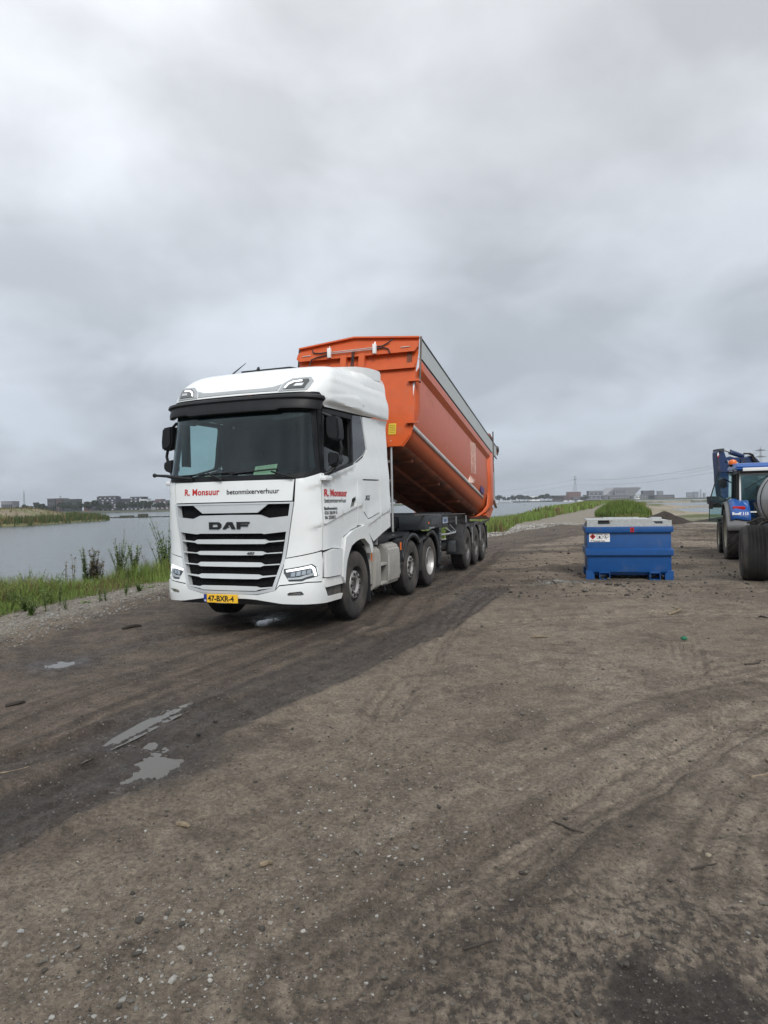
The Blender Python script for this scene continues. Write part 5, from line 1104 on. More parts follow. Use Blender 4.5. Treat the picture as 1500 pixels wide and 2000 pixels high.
MB().prism([(8.1,zr(8.1)+.01),(8.3,zr(8.3)+.20),(8.9,zr(8.9)+.16),(9.1,zr(9.1)+.0)], 'X', 1.0, 1.24).prism([(9.1,zr(9.1)),(10.1,zr(9.9)+.05),(10.3,zr(10.1)-.10),(9.9,zr(9.9)-.12)], 'X', 1.15, 1.2).build('cover_arm', M('folded_cover_brown'), tl)
MB().tube([(1.18,10.0,zr(10)+.05),(1.18,10.3,zr(10)+.10),(1.18,10.5,zr(10)-.02),(1.18,10.42,zr(10)-.15)], [.05,.07,.05,.02], 8).build('cover_hook', HUBM, tl)
# chassis
for sg in (1,-1):
    MB().prism([(-1.1,1.44),(-1.1,1.26),(2.3,1.12),(8.1,1.02),(8.3,1.22),(8.3,1.36),(2.0,1.40)], 'X', sg*.42, sg*.54).build('frame_rail', CHASSIS, tl)
    MB().b2((sg*.60,-.25,1.19),(sg*1.15,1.30,1.47),bev=.01).build('side_box', CHASSIS, tl)
    MB().b2((sg*1.151,.25,1.27),(sg*1.158,.95,1.40)).build('box_door', M('box_panel', (.05,.055,.06), .45, dust=.1), tl)
    MB().b2((sg*1.15,.02,1.30),(sg*1.165,.06,1.34)).build('marker_lamp', AMBER, tl)
    MB().b2((sg*1.12,.10,1.195),(sg*1.17,.50,1.225)).build('hinge_bar', ALU, tl)
    MB().b2((sg*.86,1.45,.48),(sg*1.06,1.62,1.42),bev=.01).box((sg*.96,1.53,.36),(.10,.10,.30)).box((sg*.96,1.53,.27),(.26,.30,.03)).build('landing_leg', CHASSIS, tl)
    for k in range(7): MB().b2((sg*1.06,1.47,.62+.1*k),(sg*1.068,1.50,.65+.1*k)).build('leg_bolt', ALU, tl)
    MB().tube([(sg*1.06,1.55,1.0),(sg*1.12,2.0,.99),(sg*1.12,2.9,.99)], .025, 8).build('guard_bar', ALU, tl)
    for z_ in (1.30,1.18): MB().b2((sg*.56,3.0,z_),(sg*.60,6.9,z_+.035)).build('side_rail', HUBM, tl)
    for y_ in (3.9,5.3): MB().tube([(sg*.95,y_,1.1),(sg*.95,y_,1.36)], .022, 6).build('stanchion', ALU, tl)
    # fenders: three joined arches with a front apron
    arcs = []
    for cy, a0, a1 in ((3.95,R(178),R(42)),(5.25,R(138),R(42)),(6.55,R(138),R(-5))):
        arcs += [(cy+.63*math.cos(q_), .52+.63*math.sin(q_)) for q_ in np.linspace(a0,a1,11)]
    m = MB(); m.grid([[(sg*x_, y_, z_-(.035 if x_ > 1.2 else 0)) for x_ in (.82,1.05,1.21,1.25)] for y_, z_ in arcs]); m.build('wheel_fender', FENDER, tl, ang=50, solid=.02)
    for cy, a0, a1 in ((3.95,175,40),(5.25,140,40),(6.55,140,-5)):
        m = MB(); m.grid([[(sg*1.235, cy+r_*math.cos(q_), .52+r_*math.sin(q_)) for r_ in (.59,.65)] for q_ in np.linspace(R(a0),R(a1),14)]); m.build('fender_edge', FENDER, tl, solid=.02)
    MB().b2((sg*.83,3.17,.42),(sg*1.25,3.33,1.02),bev=.02).build('front_apron', FENDER, tl)
    for y_ in (4.60,5.90): MB().tube([(sg*1.24,y_,1.06),(sg*1.245,y_+.02,.62)], .022, 6).build('fender_stay', ALU if sg > 0 else CHASSIS, tl)
    MB().b2((sg*.85,7.22,.30),(sg*1.25,7.25,1.0)).build('rear_mud_flap', FENDER, tl)
    MB().tube([(sg*1.2,7.15,1.12),(sg*1.26,7.45,1.16),(sg*1.28,7.5,1.22)], .03, 6).build('hook_bar', FENDER, tl)
    MB().b2((sg*1.0,2.55,.52),(sg*1.15,2.85,.80),bev=.03).build('air_tank', CHASSIS, tl)
    for y_ in (3.95,5.25,6.55): wheel(tl, (sg*1.055,y_,.525), sg, 'trailer', r=.53, w=.37)
for y_ in (3.95,5.25,6.55): MB().tube([(-1,y_,.52),(1,y_,.52)], .075, 10).build('axle', CHASSIS, tl)
for y_ in (0,1.5,3,4.6,5.9,7.6): MB().b2((-.45,y_,1.1),(.45,y_+.12,1.32)).build('cross_member', CHASSIS, tl)
for y_ in np.arange(-1.0,2.4,.42): MB().b2((-.95,y_,1.475),(1.12,y_+.10,1.495)).build('deck_slat', CHASSIS, tl)
MB().tube([(1.13,-1.0,1.50),(1.13,4.2,1.42)], .014, 6).build('deck_edge', HUBM, tl)
mp_ = MB().b2((1.07,1.75,1.25),(1.08,2.25,1.39)).build('maker_plate', M('pale_blue_plate', (.42,.50,.58), .5), tl)
text_on('plate_letters', 'CARRIER', lambda x, y: (1.082, 1.78+x, 1.28+y), BLUEINK, mp_, size=.10, bold=.003, sx=.9)
MB().b2((.6,1.75,1.15),(1.07,2.35,1.42),bev=.02).build('valve_cabinet', CHASSIS, tl)
for k in range(9):
    MB().tube([(1.0+.02*(k % 3),2.2+.08*k,1.1+.03*(k % 4)),(1.12,2.35+.09*k,1.02),(1.05,2.5+.06*k,.9)], .012, 5).build('air_hose', [INK, ALU, INK][k % 3], tl)
MB().box((0,7.75,1.35),(1.1,.25,.22)).build('tipping_hinge', CHASSIS, tl)
m = MB(); 
for (y0,y1,r_) in ((-1.2,0,.0),): pass
m.tube([(0,-1.0,1.2),(0,-.98,2.75)], .11, 14).tube([(0,-1.0,1.2),(0,-.99,2.1)], .14, 14); m.build('tipping_ram', CHASSIS, tl)
# left front foot of the body seen past the cab
MB().prism([(-.1,1.50),(-.1,1.62),(-.9,1.95),(-1.1,1.9),(-.7,1.50)], 'X', -1.0,-.6).build('body_saddle', ORANGE_D, tl)

# ------------------------------------------------------------------ blue fuel tank on the mud
bt = tag(empty('fuel_tank_container', (4.35,14.30,-.01), -.24), 'blue steel fuel tank with galvanised lid and hazard sticker on the mud', 'fuel tank')
W_, Dp = 1.76, 1.15
bt_body = MB().b2((.03,.03,.17),(W_-.03,Dp-.03,1.10),bev=.012).build('body', TBLUE, bt)
MB().prism([(-.02,.52),(-.035,.54),(-.035,.64),(.03,.68),(Dp-.03,.68),(Dp+.035,.64),(Dp+.035,.54),(Dp+.02,.52)], 'X', -.005, W_+.005, bev=.006).build('middle_rail', TBLUE, bt)
MB().b2((-.005,-.035,1.02),(W_+.005,Dp+.035,1.145),bev=.012).build('top_rail', TBLUE, bt)
MB().prism([(.03,.17),(.10,.10),(Dp-.1,.10),(Dp-.03,.17)], 'X', .05, W_-.05).build('base', TBLUE, bt)
for x_ in (0,W_-.17):
    for y_ in (-.02,Dp-.14): MB().prism([(x_,.0),(x_+.17,0),(x_+.17,.13),(x_+.12,.20),(x_,.20)] if x_ == 0 else [(x_,.0),(x_+.17,0),(x_+.17,.20),(x_+.05,.20),(x_,.13)], 'Y', y_, y_+.16).build('foot', TBLUE, bt)
for x_ in (.27,1.28):
    m = MB(); m.b2((x_,-.05,.155),(x_+.22,Dp,.175)).b2((x_,-.05,.01),(x_+.22,Dp,.025)).b2((x_,-.05,.01),(x_+.015,Dp,.175)).b2((x_+.205,-.05,.01),(x_+.22,Dp,.175)); m.build('fork_pocket', TBLUE, bt)
ld = MB().b2((.03,.0,1.146),(W_-.02,Dp,1.20)).b2((.03,.0,1.20),(.26,.06,1.285)).prism([(.49,1.20),(1.42,1.20),(1.34,1.285),(.57,1.285)], 'Y', .0, .06).b2((1.56,.0,1.20),(W_-.02,.06,1.27)).b2((.03,.0,1.285),(1.36,Dp,1.302)).b2((1.36,.12,1.245),(W_-.02,Dp,1.262)); ld.build('lid', GALV, bt, ang=25)
MB().b2((-.0,.01,1.16),(.03,.05,1.27)).build('lid_hinge', CHASSIS, bt)
MB().b2((.26,.07,1.21),(.50,.10,1.28)).build('lid_recess', CHASSIS, bt); MB().b2((1.38,.07,1.21),(1.62,.10,1.25)).build('lid_recess', CHASSIS, bt)
MB().b2((1.40,.5,1.262),(1.62,.8,1.32)).build('lid_cap', GALV, bt); MB().b2((.42,.7,1.302),(1.18,1.0,1.322)).build('lid_plate', GALV, bt)
stt = MB().b2((.075,.022,.82),(.50,.0265,1.005)).build('hazard_sticker', WHITEP, bt)
F_ = lambda P, y_, n_, m_, p_: MB().prism(P, 'Y', y_-.003, y_).build(n_, m_, p_)
F_([(.15,.872),(.212,.935),(.15,.998),(.088,.935)], .0225, 'red_diamond', REDL, stt); F_([(.135,.91),(.165,.91),(.172,.94),(.15,.968),(.13,.94)], .0192, 'flame_mark', INK, stt)
F_([(.235,.885),(.345,.885),(.345,.985),(.235,.985)], .0225, 'square_frame', INK, stt); F_([(.243,.893),(.337,.893),(.337,.977),(.243,.977)], .0192, 'square_field', WHITEP, stt); F_([(.272,.90),(.308,.90),(.312,.93),(.29,.96),(.268,.93)], .016, 'flame_mark', INK, stt)
F_([(.42,.875),(.478,.933),(.42,.991),(.362,.933)], .0225, 'diamond_frame', INK, stt); F_([(.42,.885),(.468,.933),(.42,.981),(.372,.933)], .0192, 'diamond_field', WHITEP, stt); F_([(.40,.915),(.45,.905),(.45,.912),(.425,.925),(.415,.96),(.405,.96)], .016, 'fish_tree_mark', INK, stt)
text_on('sticker_text', 'TP Technical Tanks', lambda x, y: (.10+x, .0185, .828+y), INK, stt, size=.038, bold=.0012)
rl = MB().b2((.91,-.04,1.03),(.985,-.0355,1.125)).build('red_label', REDL, bt); MB().b2((.935,-.043,1.05),(.96,-.040,1.10)).build('label_mark', INK, rl)

# ------------------------------------------------------------------ farm tractor seen from behind, door open
FT_A = -R(22); ft = tag(empty('farm_tractor', (10.36,17.92,0), FT_A), 'blue farm tractor seen from behind with its glass door open at the right edge', 'tractor')
FTI = (Matrix.Translation((10.36,17.92,0)) @ Matrix.Rotation(FT_A, 4, 'Z')).inverted()
def lug_tyre(parent, loc, r, w, n, rimmat, lug=.05):
    m = MB(); hw = w/2; m.lathe([(-hw*.9,r*.58),(-hw,r*.66),(-hw*1.02,r*.86),(-hw*.9,r*.95),(hw*.9,r*.95),(hw*1.02,r*.86),(hw,r*.66),(hw*.9,r*.58)], 'X', 36, close=True); ty = m.build('tyre', RUBBER, parent, loc=loc)
    m = MB()
    for k in range(n):
        for s_ in (-1,1):
            a0 = 2*math.pi*(k+(.25 if s_ > 0 else -.25))/n; pts = [(s_*hw*f_, a0+f_*.30) for f_ in (.05,.45,1.0)]
            for (xa,aa),(xb,ab) in zip(pts, pts[1:]):
                q_ = []
                for (x_,a_) in ((xa,aa),(xb,ab)):
                    for rr2 in (r*.94, r):
                        for da in (-.028/r*1.1,.028/r*1.1): q_.append(m.bm.verts.new((x_, rr2*math.cos(a_+da), rr2*math.sin(a_+da))))
                for f_ in ((0,1,3,2),(4,6,7,5),(0,4,5,1),(2,3,7,6),(0,2,6,4),(1,5,7,3)): m.bm.faces.new([q_[i] for i in f_])
    tag(m.build('tread_lugs', TREAD, ty), kind='stuff')
    for s_ in (-1,1):
        MB().lathe([(s_*hw*.88,r*.60),(s_*hw*.92,r*.56),(s_*hw*.3,r*.50),(s_*hw*.25,.02)], 'X', 28, caps=False).build('rim', rimmat, ty)
    return ty
for s_ in (-1,1):
    lug_tyre(ft, (s_*.78,0,.74), .75, .46, 20, CREAM); lug_tyre(ft, (s_*.80,2.35,.52), .53, .36, 18, CREAM)
    # fender: grey shell with blue top panel and lamps
    m = MB(); m.grid([[(s_*x_, -.02+.80*math.cos(a_)*(1 if x_ > .6 else 1), .70+(.86+(.05 if .6 < x_ < 1.0 else 0))*math.sin(a_)) for x_ in (.50,.62,.85,1.0,1.04)] for a_ in np.linspace(R(35),R(172),14)]); m.build('fender', LBLUE, ft, ang=50, solid=.03)
    m = MB(); m.grid([[(s_*x_, -.03+.84*math.cos(a_), .71+.90*math.sin(a_)+(.05 if .6 < x_ < .9 else 0)) for x_ in (.46,.60,.80,.93)] for a_ in np.linspace(R(60),R(155),9)]); fb = m.build('fender_top', NHBLUE, ft, ang=50, solid=.04)
    MB().box((s_*.72,-.60,1.42),(.30,.06,.09),bev=.02).build('tail_lamp', REDL, ft)
MB().tube([(-.9,0,.74),(.9,0,.74)], .12, 10).box((0,.3,.75),(.5,1.2,.5)).box((0,1.7,.75),(.4,1.9,.4)).build('transmission', CHASSIS, ft)
text_on('fender_lettering', 'Boeff 115', lambda x, y: (-.90+x, -.80+.10*y, 1.24+y), WHITEP, ft, size=.10, bold=.004)
MB().prism([(.95,1.0),(.95,1.62),(2.6,1.45),(2.9,1.30),(2.9,.95)], 'X', -.34, .34, bev=.04).build('bonnet', NHBLUE, ft)
# cab: posts, roof, panes
cab_pts = {'bl':(-.70,-.15),'br':(.70,-.15),'ml':(-.74,.62),'mr':(.74,.62),'fl':(-.60,1.25),'fr':(.60,1.25)}
for k, (x_, y_) in cab_pts.items(): MB().tube([(x_,y_,1.05),(x_*.97,y_+.02,2.42)], .045, 8).build('cab_post', INK, ft)
MB().b2((-.72,-.18,.95),(.72,1.25,1.12)).build('cab_floor', INK, ft)
MB().prism([(-.42,2.42),(-.46,2.50),(-.35,2.60),(.5,2.66),(1.45,2.60),(1.52,2.46)], 'X', -.78, .78, bev=.04).build('cab_roof', NHBLUE, ft, ang=40)
MB().b2((-.60,-.475,2.40),(.80,-.40,2.49),bev=.01).build('work_light_bar', WHITEP, ft)
MB().b2((-.74,-.38,2.34),(.74,1.4,2.42)).build('roof_liner', INK, ft)
rw = MB().b2((-.66,-.165,1.30),(.66,-.155,2.33)).build('rear_pane', SIDEG, ft); MB().b2((-.66,-.19,1.28),(-.62,-.16,2.36)).b2((.62,-.19,1.28),(.66,-.16,2.36)).b2((-.62,-.19,2.31),(.62,-.16,2.35)).b2((-.62,-.19,1.28),(.62,-.16,1.32)).build('rear_window_frame', WHITEP, ft)
MB().b2((-.62,1.24,1.15),(.62,1.25,2.33)).build('front_pane', SIDEG, ft)
MB().b2((.71,.0,1.15),(.72,1.2,2.33)).build('side_pane', SIDEG, ft)
MB().b2((-.22,.15,1.15),(.22,.6,1.45),bev=.06).b2((-.22,.10,1.4),(.22,.24,2.0),bev=.06).build('seat', SEATM, ft)
MB().lathe([(-.02,.2),(.02,.2),(.02,.17),(-.02,.17)], 'Z', 24, c=(0,.95,1.75), close=True).tube([(0,.95,1.75),(0,1.15,1.1)], .03).build('steering_wheel', INK, ft)
MB().tube([(-.55,-.21,1.9),(.05,-.21,2.28)], .012, 5).build('rear_wiper', INK, ft)
bc = FTI @ Vector(dep(1431,903,18.55)); bz = MB().lathe([(-.06,.10),(.0,.11),(.05,.09),(.075,.03)], 'Z', 20); bo = bz.build('beacon', AMBER, ft, loc=bc)
MB().lathe([(-.13,.06),(-.09,.10),(-.07,.12)], 'Z', 16).build('beacon_base', INK, bo); MB().tube([bc+Vector((0,0,-.12)), bc+Vector((.02,0,-.30)), Vector((-.70,-.30,2.42))], .022, 6).build('beacon_arm', INK, ft)
dl = [FTI @ Vector(dep(u_, v_, 18.75)) for u_, v_ in ((1403,921),(1434,923),(1429,972),(1395,985),(1386,978))]
dl2 = [FTI @ Vector(dep(u_, v_, 18.75)) for u_, v_ in ((1395,985),(1413,978),(1413,1000),(1407,1021),(1385,1018),(1386,986))]
def poly_thin(name, P, mat, parent, th=.008):
    m = MB(); f_ = m.bm.faces.new([m.bm.verts.new(p) for p in P]); m.bm.normal_update(); n_ = f_.normal.copy()*th; r_q = bmesh.ops.extrude_face_region(m.bm, geom=[f_]); bmesh.ops.translate(m.bm, vec=n_, verts=[v for v in r_q['geom'] if isinstance(v, bmesh.types.BMVert)]); return m.build(name, mat, parent)
df = MB().tube([dl[1], dl[0], dl[4], dl[4]*.6+dl2[4]*.4], .016, 8).tube([dl[1], dl[2], dl[3]*.5+dl[2]*.5, dl[3], dl[4]], .016, 8).tube([dl2[4], dl[4]], .010, 6).build('door_frame', INK, ft)
poly_thin('door_pane', dl, SIDEG, df); poly_thin('lower_pane', dl2, SIDEG, df); poly_thin('latch_box', [FTI @ Vector(dep(u_, v_, 18.72)) for u_, v_ in ((1386,980),(1393,981),(1393,994),(1386,994))], INK, df, .05)
fl = [FTI @ Vector(dep(u_, v_, 18.70)) for u_, v_ in ((1404,937),(1412,934),(1419,940),(1421,950),(1414,954),(1406,951))]; poly_thin('mirror', fl, CHASSIS, ft, .06)
MB().tube([Vector((-.74,.62,2.1)), fl[1]], .015, 6).build('mirror_arm', INK, ft)
MB().tube([(-.55,-.35,.95),(-.2,-.75,.7),(0,-.9,.6)], .04, 8).tube([(.55,-.35,.95),(.2,-.75,.7),(0,-.9,.6)], .04, 8).box((0,-.55,.6),(.25,.6,.15)).build('hitch', CHASSIS, ft)
MB().tube([(-.35,-.45,1.55),(-.25,-.6,1.25),(-.15,-.75,1.1)], .03, 6).tube([(-.3,-.4,1.2),(.1,-.9,1.0),(.3,-1.6,.9)], .018, 6).tube([(-.4,-.4,1.1),(-.1,-1.0,.9),(.2,-1.7,1.0)], .018, 6).build('hydraulic_hose', INK, ft)

# ------------------------------------------------------------------ tanker trailer cut by the right edge
VT_A = -R(25); vt = tag(empty('tanker_trailer', (8.45,13.20,0), VT_A), 'grey round tanker trailer with wide tyre and cream rim at the right edge', 'trailer')
m = MB(); m.lathe([(-1.5,.02),(-1.45,.35),(-1.33,.60),(-1.2,.70),(2.0,.72),(2.15,.62),(2.28,.35),(2.32,.02)], 'Y', 48, c=(0,.1,1.63)); vb = m.build('barrel', VAT, vt, ang=50)
for y_ in (1.05,1.95): MB().lathe([(y_-.01,.715),(y_-.01,.730),(y_+.01,.730),(y_+.01,.715)], 'Y', 48, c=(0,.1,1.63), close=True).build('hoop', CHASSIS, vb)
for s_ in (-1,1):
    m = MB(); hw = .26; r_ = .565
    m.lathe([(-hw*.85,.30),(-hw*.97,.36),(-hw*1.05,r_*.80),(-hw*.92,r_*.95),(-hw*.6,r_),(hw*.6,r_),(hw*.92,r_*.95),(hw*1.05,r_*.80),(hw*.97,.36),(hw*.85,.30)], 'X', 44, close=True); ty = m.build('tyre', RUBBER, vt, loc=(s_*.92,0,.56))
    m = MB()
    for k in (-.5,-.25,0,.25,.5): m.lathe([(k*hw*1.0-.025,r_-.005),(k*hw-.025,r_+.007),(k*hw+.025,r_+.007),(k*hw+.025,r_-.005)], 'X', 44, close=True)
    tag(m.build('tread_ribs', TREAD, ty), kind='stuff')
    for q_ in (-1,1): MB().lathe([(q_*hw*.84,.31),(q_*hw*.9,.29),(q_*hw*.3,.26),(q_*hw*.3,.02)], 'X', 28, caps=False).build('rim', CREAM, ty)
    MB().prism([(-1.0,.85),(-1.0,.95),(2.6,.95),(2.6,.85)], 'X', s_*.30, s_*.40).build('frame_rail', CHASSIS, vt)
MB().tube([(-.9,0,.56),(.9,0,.56)], .06, 10).build('axle', CHASSIS, vt); MB().prism([(2.4,.85),(2.4,.95),(4.0,.70),(4.0,.6)], 'X', -.08, .08).build('drawbar', CHASSIS, vt)
MB().b2((-.62,-.80,.83),(.62,-.76,1.06)).build('lamp_board', CHASSIS, vt)
lp = MB().b2((-.61,-.83,.93),(-.33,-.80,1.05),bev=.01).build('tail_lamp', REDL, vt); vpl = MB().b2((-.61,-.825,.79),(-.10,-.81,.90)).build('number_plate', YEL, vt); MB().b2((-.61,-.829,.79),(-.55,-.825,.90)).build('country_strip', BLUEINK, vpl)
MB().tube([(-.40,.9,1.15),(-.7,1.3,1.25),(-.95,1.6,1.12)], .02, 6).tube([(-.62,1.9,1.3),(-.2,2.4,1.2),(0,3.0,1.0)], .02, 6).tube([(-.9,.35,1.05),(-.72,.6,1.16),(-.5,.8,1.2)], .03, 6).build('suction_pipe', HUBM, vt)
for y_ in (0,1.4): MB().b2((-.4,y_,.94),(.4,y_+.12,1.02)).build('saddle', CHASSIS, vt)

# ------------------------------------------------------------------ excavator behind the tractor
ex = tag(empty('excavator', (15.4,28.2,0)), 'dark blue excavator behind the farm tractor, its arm and boom above the cab roof', 'excavator')
EI = Matrix.Translation((-15.4,-28.2,0)); c7 = lambda x, y: (1370+x/11.54, 860+y/11.54)
def expoly(name, P, mat, parent, d0=26.8, d1=27.2):
    A = [EI @ Vector(dep(*c7(*p_), d0)) for p_ in P]; B = [a_+Vector((0, d1-d0, 0)) for a_ in A]; m = MB(); a_ = [m.bm.verts.new(p) for p in A]; b_ = [m.bm.verts.new(p) for p in B]; m.bm.faces.new(a_); m.bm.faces.new(b_[::-1]); n = len(P)
    for k in range(n): m.bm.faces.new((a_[k], b_[k], b_[(k+1) % n], a_[(k+1) % n]))
    return m.build(name, mat, parent)
arm = expoly('arm', [(400,215),(500,215),(555,385),(620,560),(610,1280),(520,1330),(440,1240),(395,900),(385,690),(360,400),(358,270)], EXB, ex)
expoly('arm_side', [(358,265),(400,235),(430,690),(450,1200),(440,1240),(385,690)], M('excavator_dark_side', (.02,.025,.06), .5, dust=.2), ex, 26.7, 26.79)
expoly('chevron', [(362,300),(388,270),(392,330),(366,360)], WHITEP, arm, 26.66, 26.69); expoly('chevron', [(366,370),(398,330),(402,360),(372,395)], REDL, arm, 26.66, 26.69)
expoly('arm_head', [(400,190),(510,180),(520,215),(470,260),(395,235)], CHASSIS, ex, 26.75, 27.25)
bm2 = expoly('boom', [(540,400),(650,360),(720,385),(1010,385),(1080,350),(1180,365),(1250,410),(1340,520),(1370,640),(1200,700),(1000,610),(740,600),(620,560),(545,540)], EXB, ex, 26.85, 27.25)
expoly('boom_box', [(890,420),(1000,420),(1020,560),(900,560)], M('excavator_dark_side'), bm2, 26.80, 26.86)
text_on('maker_name', 'LOO   AK', lambda x, y: tuple((EI @ Vector(dep(*c7(530+x*330/1.05, 500-y*330/1.05+x*45), 26.8)))), WHITEP, bm2, size=.22, bold=.012, sx=1.0)
cyA, cyB, cyC = [EI @ Vector(dep(*c7(*p_), 27.0)) for p_ in ((460,205),(640,262),(940,365))]
MB().tube([cyA, cyB], .045, 10).build('cylinder_rod', CHROME, ex); MB().tube([cyB, cyB*.9+cyC*.1, cyC], [.11,.10,.09], 12).build('cylinder', EXB, ex)
for dx in (0,40): MB().tube([EI @ Vector(dep(*c7(*p_), 26.78)) for p_ in ((950+dx,300),(1060+dx,300),(1120+dx,330),(1150+dx,400),(1230+dx,520),(1260+dx,590))], .035, 6).build('hydraulic_hose', INK, ex)
for dx in (0,60): MB().tube([EI @ Vector(dep(*c7(*p_), 26.8)) for p_ in ((600+dx,570),(650+dx*.5,620),(640+dx*.5,690),(600+dx,760))], .04, 6).build('hydraulic_hose', INK, ex)
MB().b2((1.3,.2,1.15),(4.2,3.2,2.25),bev=.12).build('house', EXB, ex); MB().b2((.2,-.6,1.15),(1.25,.8,2.75),bev=.12).build('cab', M('excavator_cab_glass', (.05,.07,.09), .15, coat=.4), ex); MB().b2((1.3,-1.2,1.1),(1.9,.3,1.9),bev=.08).build('boom_foot', EXB, ex)
for y_ in (0,2.3):
    MB().prism([(.7,.35),(1.0,.0),(4.4,.0),(4.7,.35),(4.4,.85),(1.0,.85)], 'Y', y_, y_+.6, bev=.05).build('track', CHASSIS, ex)
expoly('bucket', [(520,1310),(390,1260),(400,1420),(560,1520),(700,1450),(610,1330)], CHASSIS, ex, 26.5, 27.5)

# ------------------------------------------------------------------ weeds and shrubs that can be told apart
WSTEM = M('weed_stem', (.07,.09,.03), .8, var=.2, vs=8); WLEAF = M('weed_leaf', (.13,.21,.05), .7, var=.3, vs=6, trans=.2); GLEAF = M('grey_green_leaf', (.19,.25,.11), .75, var=.25, vs=6, trans=.2); BLEAF = M('brown_seed_head', (.15,.12,.075), .9, var=.3, vs=8)
def weed(name, x_, y_, h, label, cat, group, seed, kind='stalk', leaf=None, spread=.3):
    r_s = np.random.default_rng(seed); o = tag(empty(name, (x_, y_, gz_at(x_, y_)-.02), r_s.random()*6), label, cat, group); ns = {'stalk':3,'bush':14,'rosette':1,'shrub':9}[kind]; sm = MB(); V, Fc = [], []
    for s_ in range(ns):
        a_ = r_s.random()*6.28; ln = r_s.uniform(.05,1)*spread*h; hh_ = h*r_s.uniform(.55,1.0) if s_ else h; top = np.array((math.cos(a_)*ln, math.sin(a_)*ln, hh_))
        if kind != 'rosette': sm.tube([(0,0,0), tuple(top*np.array((.4,.4,.5))), tuple(top)], [.006*h+.003,.005*h+.002,.002], 4, cap=False)
        nl = {'stalk':34,'bush':40,'rosette':40,'shrub':130}[kind]
        for k in range(nl):
            f_ = r_s.uniform(.12,1.0); p_ = top*np.array((f_**1.4, f_**1.4, f_)); b_ = r_s.random()*6.28; up = r_s.uniform(-.3,.8); L_ = (.095 if kind != 'rosette' else .16)*min(1.2, .35+h)*(1.15-.6*f_)*r_s.uniform(.6,1.2); d_ = np.array((math.cos(b_), math.sin(b_), up)); d_ /= np.linalg.norm(d_); sd = np.cross(d_, (0,0,1)); sd /= np.linalg.norm(sd)+1e-6; w_ = L_*.20
            if kind == 'rosette': p_ = np.array((r_s.normal()*.05, r_s.normal()*.05, .02))
            q_ = len(V); V += [p_, p_+d_*L_*.5+sd*w_, p_+d_*L_, p_+d_*L_*.5-sd*w_]; Fc.append((q_, q_+1, q_+2, q_+3))
    if kind != 'rosette': sm.build('stem', WSTEM, o)
    else: sm.bm.free()
    raw('leaves', V, Fc, leaf or WLEAF, o)['kind'] = 'stuff'; return o
GW = 'weeds sprouting on the gravel strip'
spots = [((15,1190),.55,'stalk'),((25,1192),.45,'stalk'),((50,1195),.35,'bush'),((90,1195),.42,'stalk'),((92,1180),.5,'stalk'),((117,1182),.62,'stalk'),((100,1178),.35,'stalk'),((165,1178),.18,'rosette'),((195,1180),.42,'stalk'),((206,1177),.3,'stalk'),((246,1165),.42,'stalk'),((272,1158),.22,'bush'),((278,1150),.16,'rosette'),((292,1148),.16,'rosette'),((300,1146),.14,'rosette'),((127,1192),.25,'stalk'),((60,1202),.28,'bush'),((324,1147),.12,'rosette'),((38,1180),.3,'bush')]
for i, ((u_, v_), h_, kd) in enumerate(spots):
    g_ = gnd(u_, v_); weed('weed', g_[0], g_[1], h_, spread=.7 if kd == 'bush' else .25, label={'stalk':'thin upright green weed growing out of the gravel strip left of the lorry','bush':'small bushy green weed growing on the gravel strip left of the lorry','rosette':'low dark leafy weed lying flat on the gravel strip left of the lorry'}[kd], cat='weed', group=GW+{'stalk':', upright','bush':', bushy','rosette':', flat'}[kd], seed=100+i, kind=kd)
SH = [((235,1128),15.9,1.75,'shrub',GLEAF,.35),((262,1128),16.5,1.35,'shrub',GLEAF,.3),((328,1112),17.2,2.1,'shrub',WLEAF,.35),((315,1115),16.6,1.4,'bush',WLEAF,.4),((170,1140),15.2,1.35,'shrub',GLEAF,.25),((187,1140),15.2,1.25,'shrub',BLEAF,.25),((143,1145),14.8,1.15,'stalk',BLEAF,.25),((128,1148),14.6,.95,'stalk',BLEAF,.25),((75,1150),14.2,.85,'bush',GLEAF,.4),((52,1155),14.0,.9,'bush',WLEAF,.4),((200,1138),15.5,1.0,'stalk',BLEAF,.2),((10,1160),13.6,.8,'bush',WLEAF,.4),((248,1128),15.4,.9,'stalk',BLEAF,.3),((108,1150),14.6,.7,'bush',GLEAF,.4),((290,1120),16.4,1.0,'stalk',BLEAF,.3),((30,1155),14.4,.7,'stalk',BLEAF,.3)]
LB = ['tall grey-green willow shoot cluster standing highest in the middle of the grass bank','slimmer grey-green willow shoot right of the tallest cluster on the bank','tallest leafy green willow shrub on the bank beside the lorry front','bushy green plant at the foot of the willow beside the lorry','grey-green feathery shrub left of the willow cluster on the bank','brown-leaved feathery shrub just right of the grey-green one','dark brown seed stalk standing out against the lake','shorter brown seed stalk left of the taller one by the lake','wide grey-green plant on the bank near the left edge','leafy green plant on the bank, near the left edge by the brown stalk','thin brown stalk between feathery shrub and willow cluster','green bushy plant at the left picture edge on the bank','low brown stalk among the willow shoots','low grey-green plant in the middle of the left bank','brown stalk between willow cluster and tallest shrub','small brown stalk close to the left edge of the bank']
for i, ((u_, v_), D_, h_, kd, lf, sp_) in enumerate(SH):
    x_, y_, _ = dep(u_, v_, D_); weed('wild_shrub' if h_ > .8 else 'wild_plant', x_, y_, h_*.78, LB[i], 'shrub', None, 300+i, kd, lf, sp_)
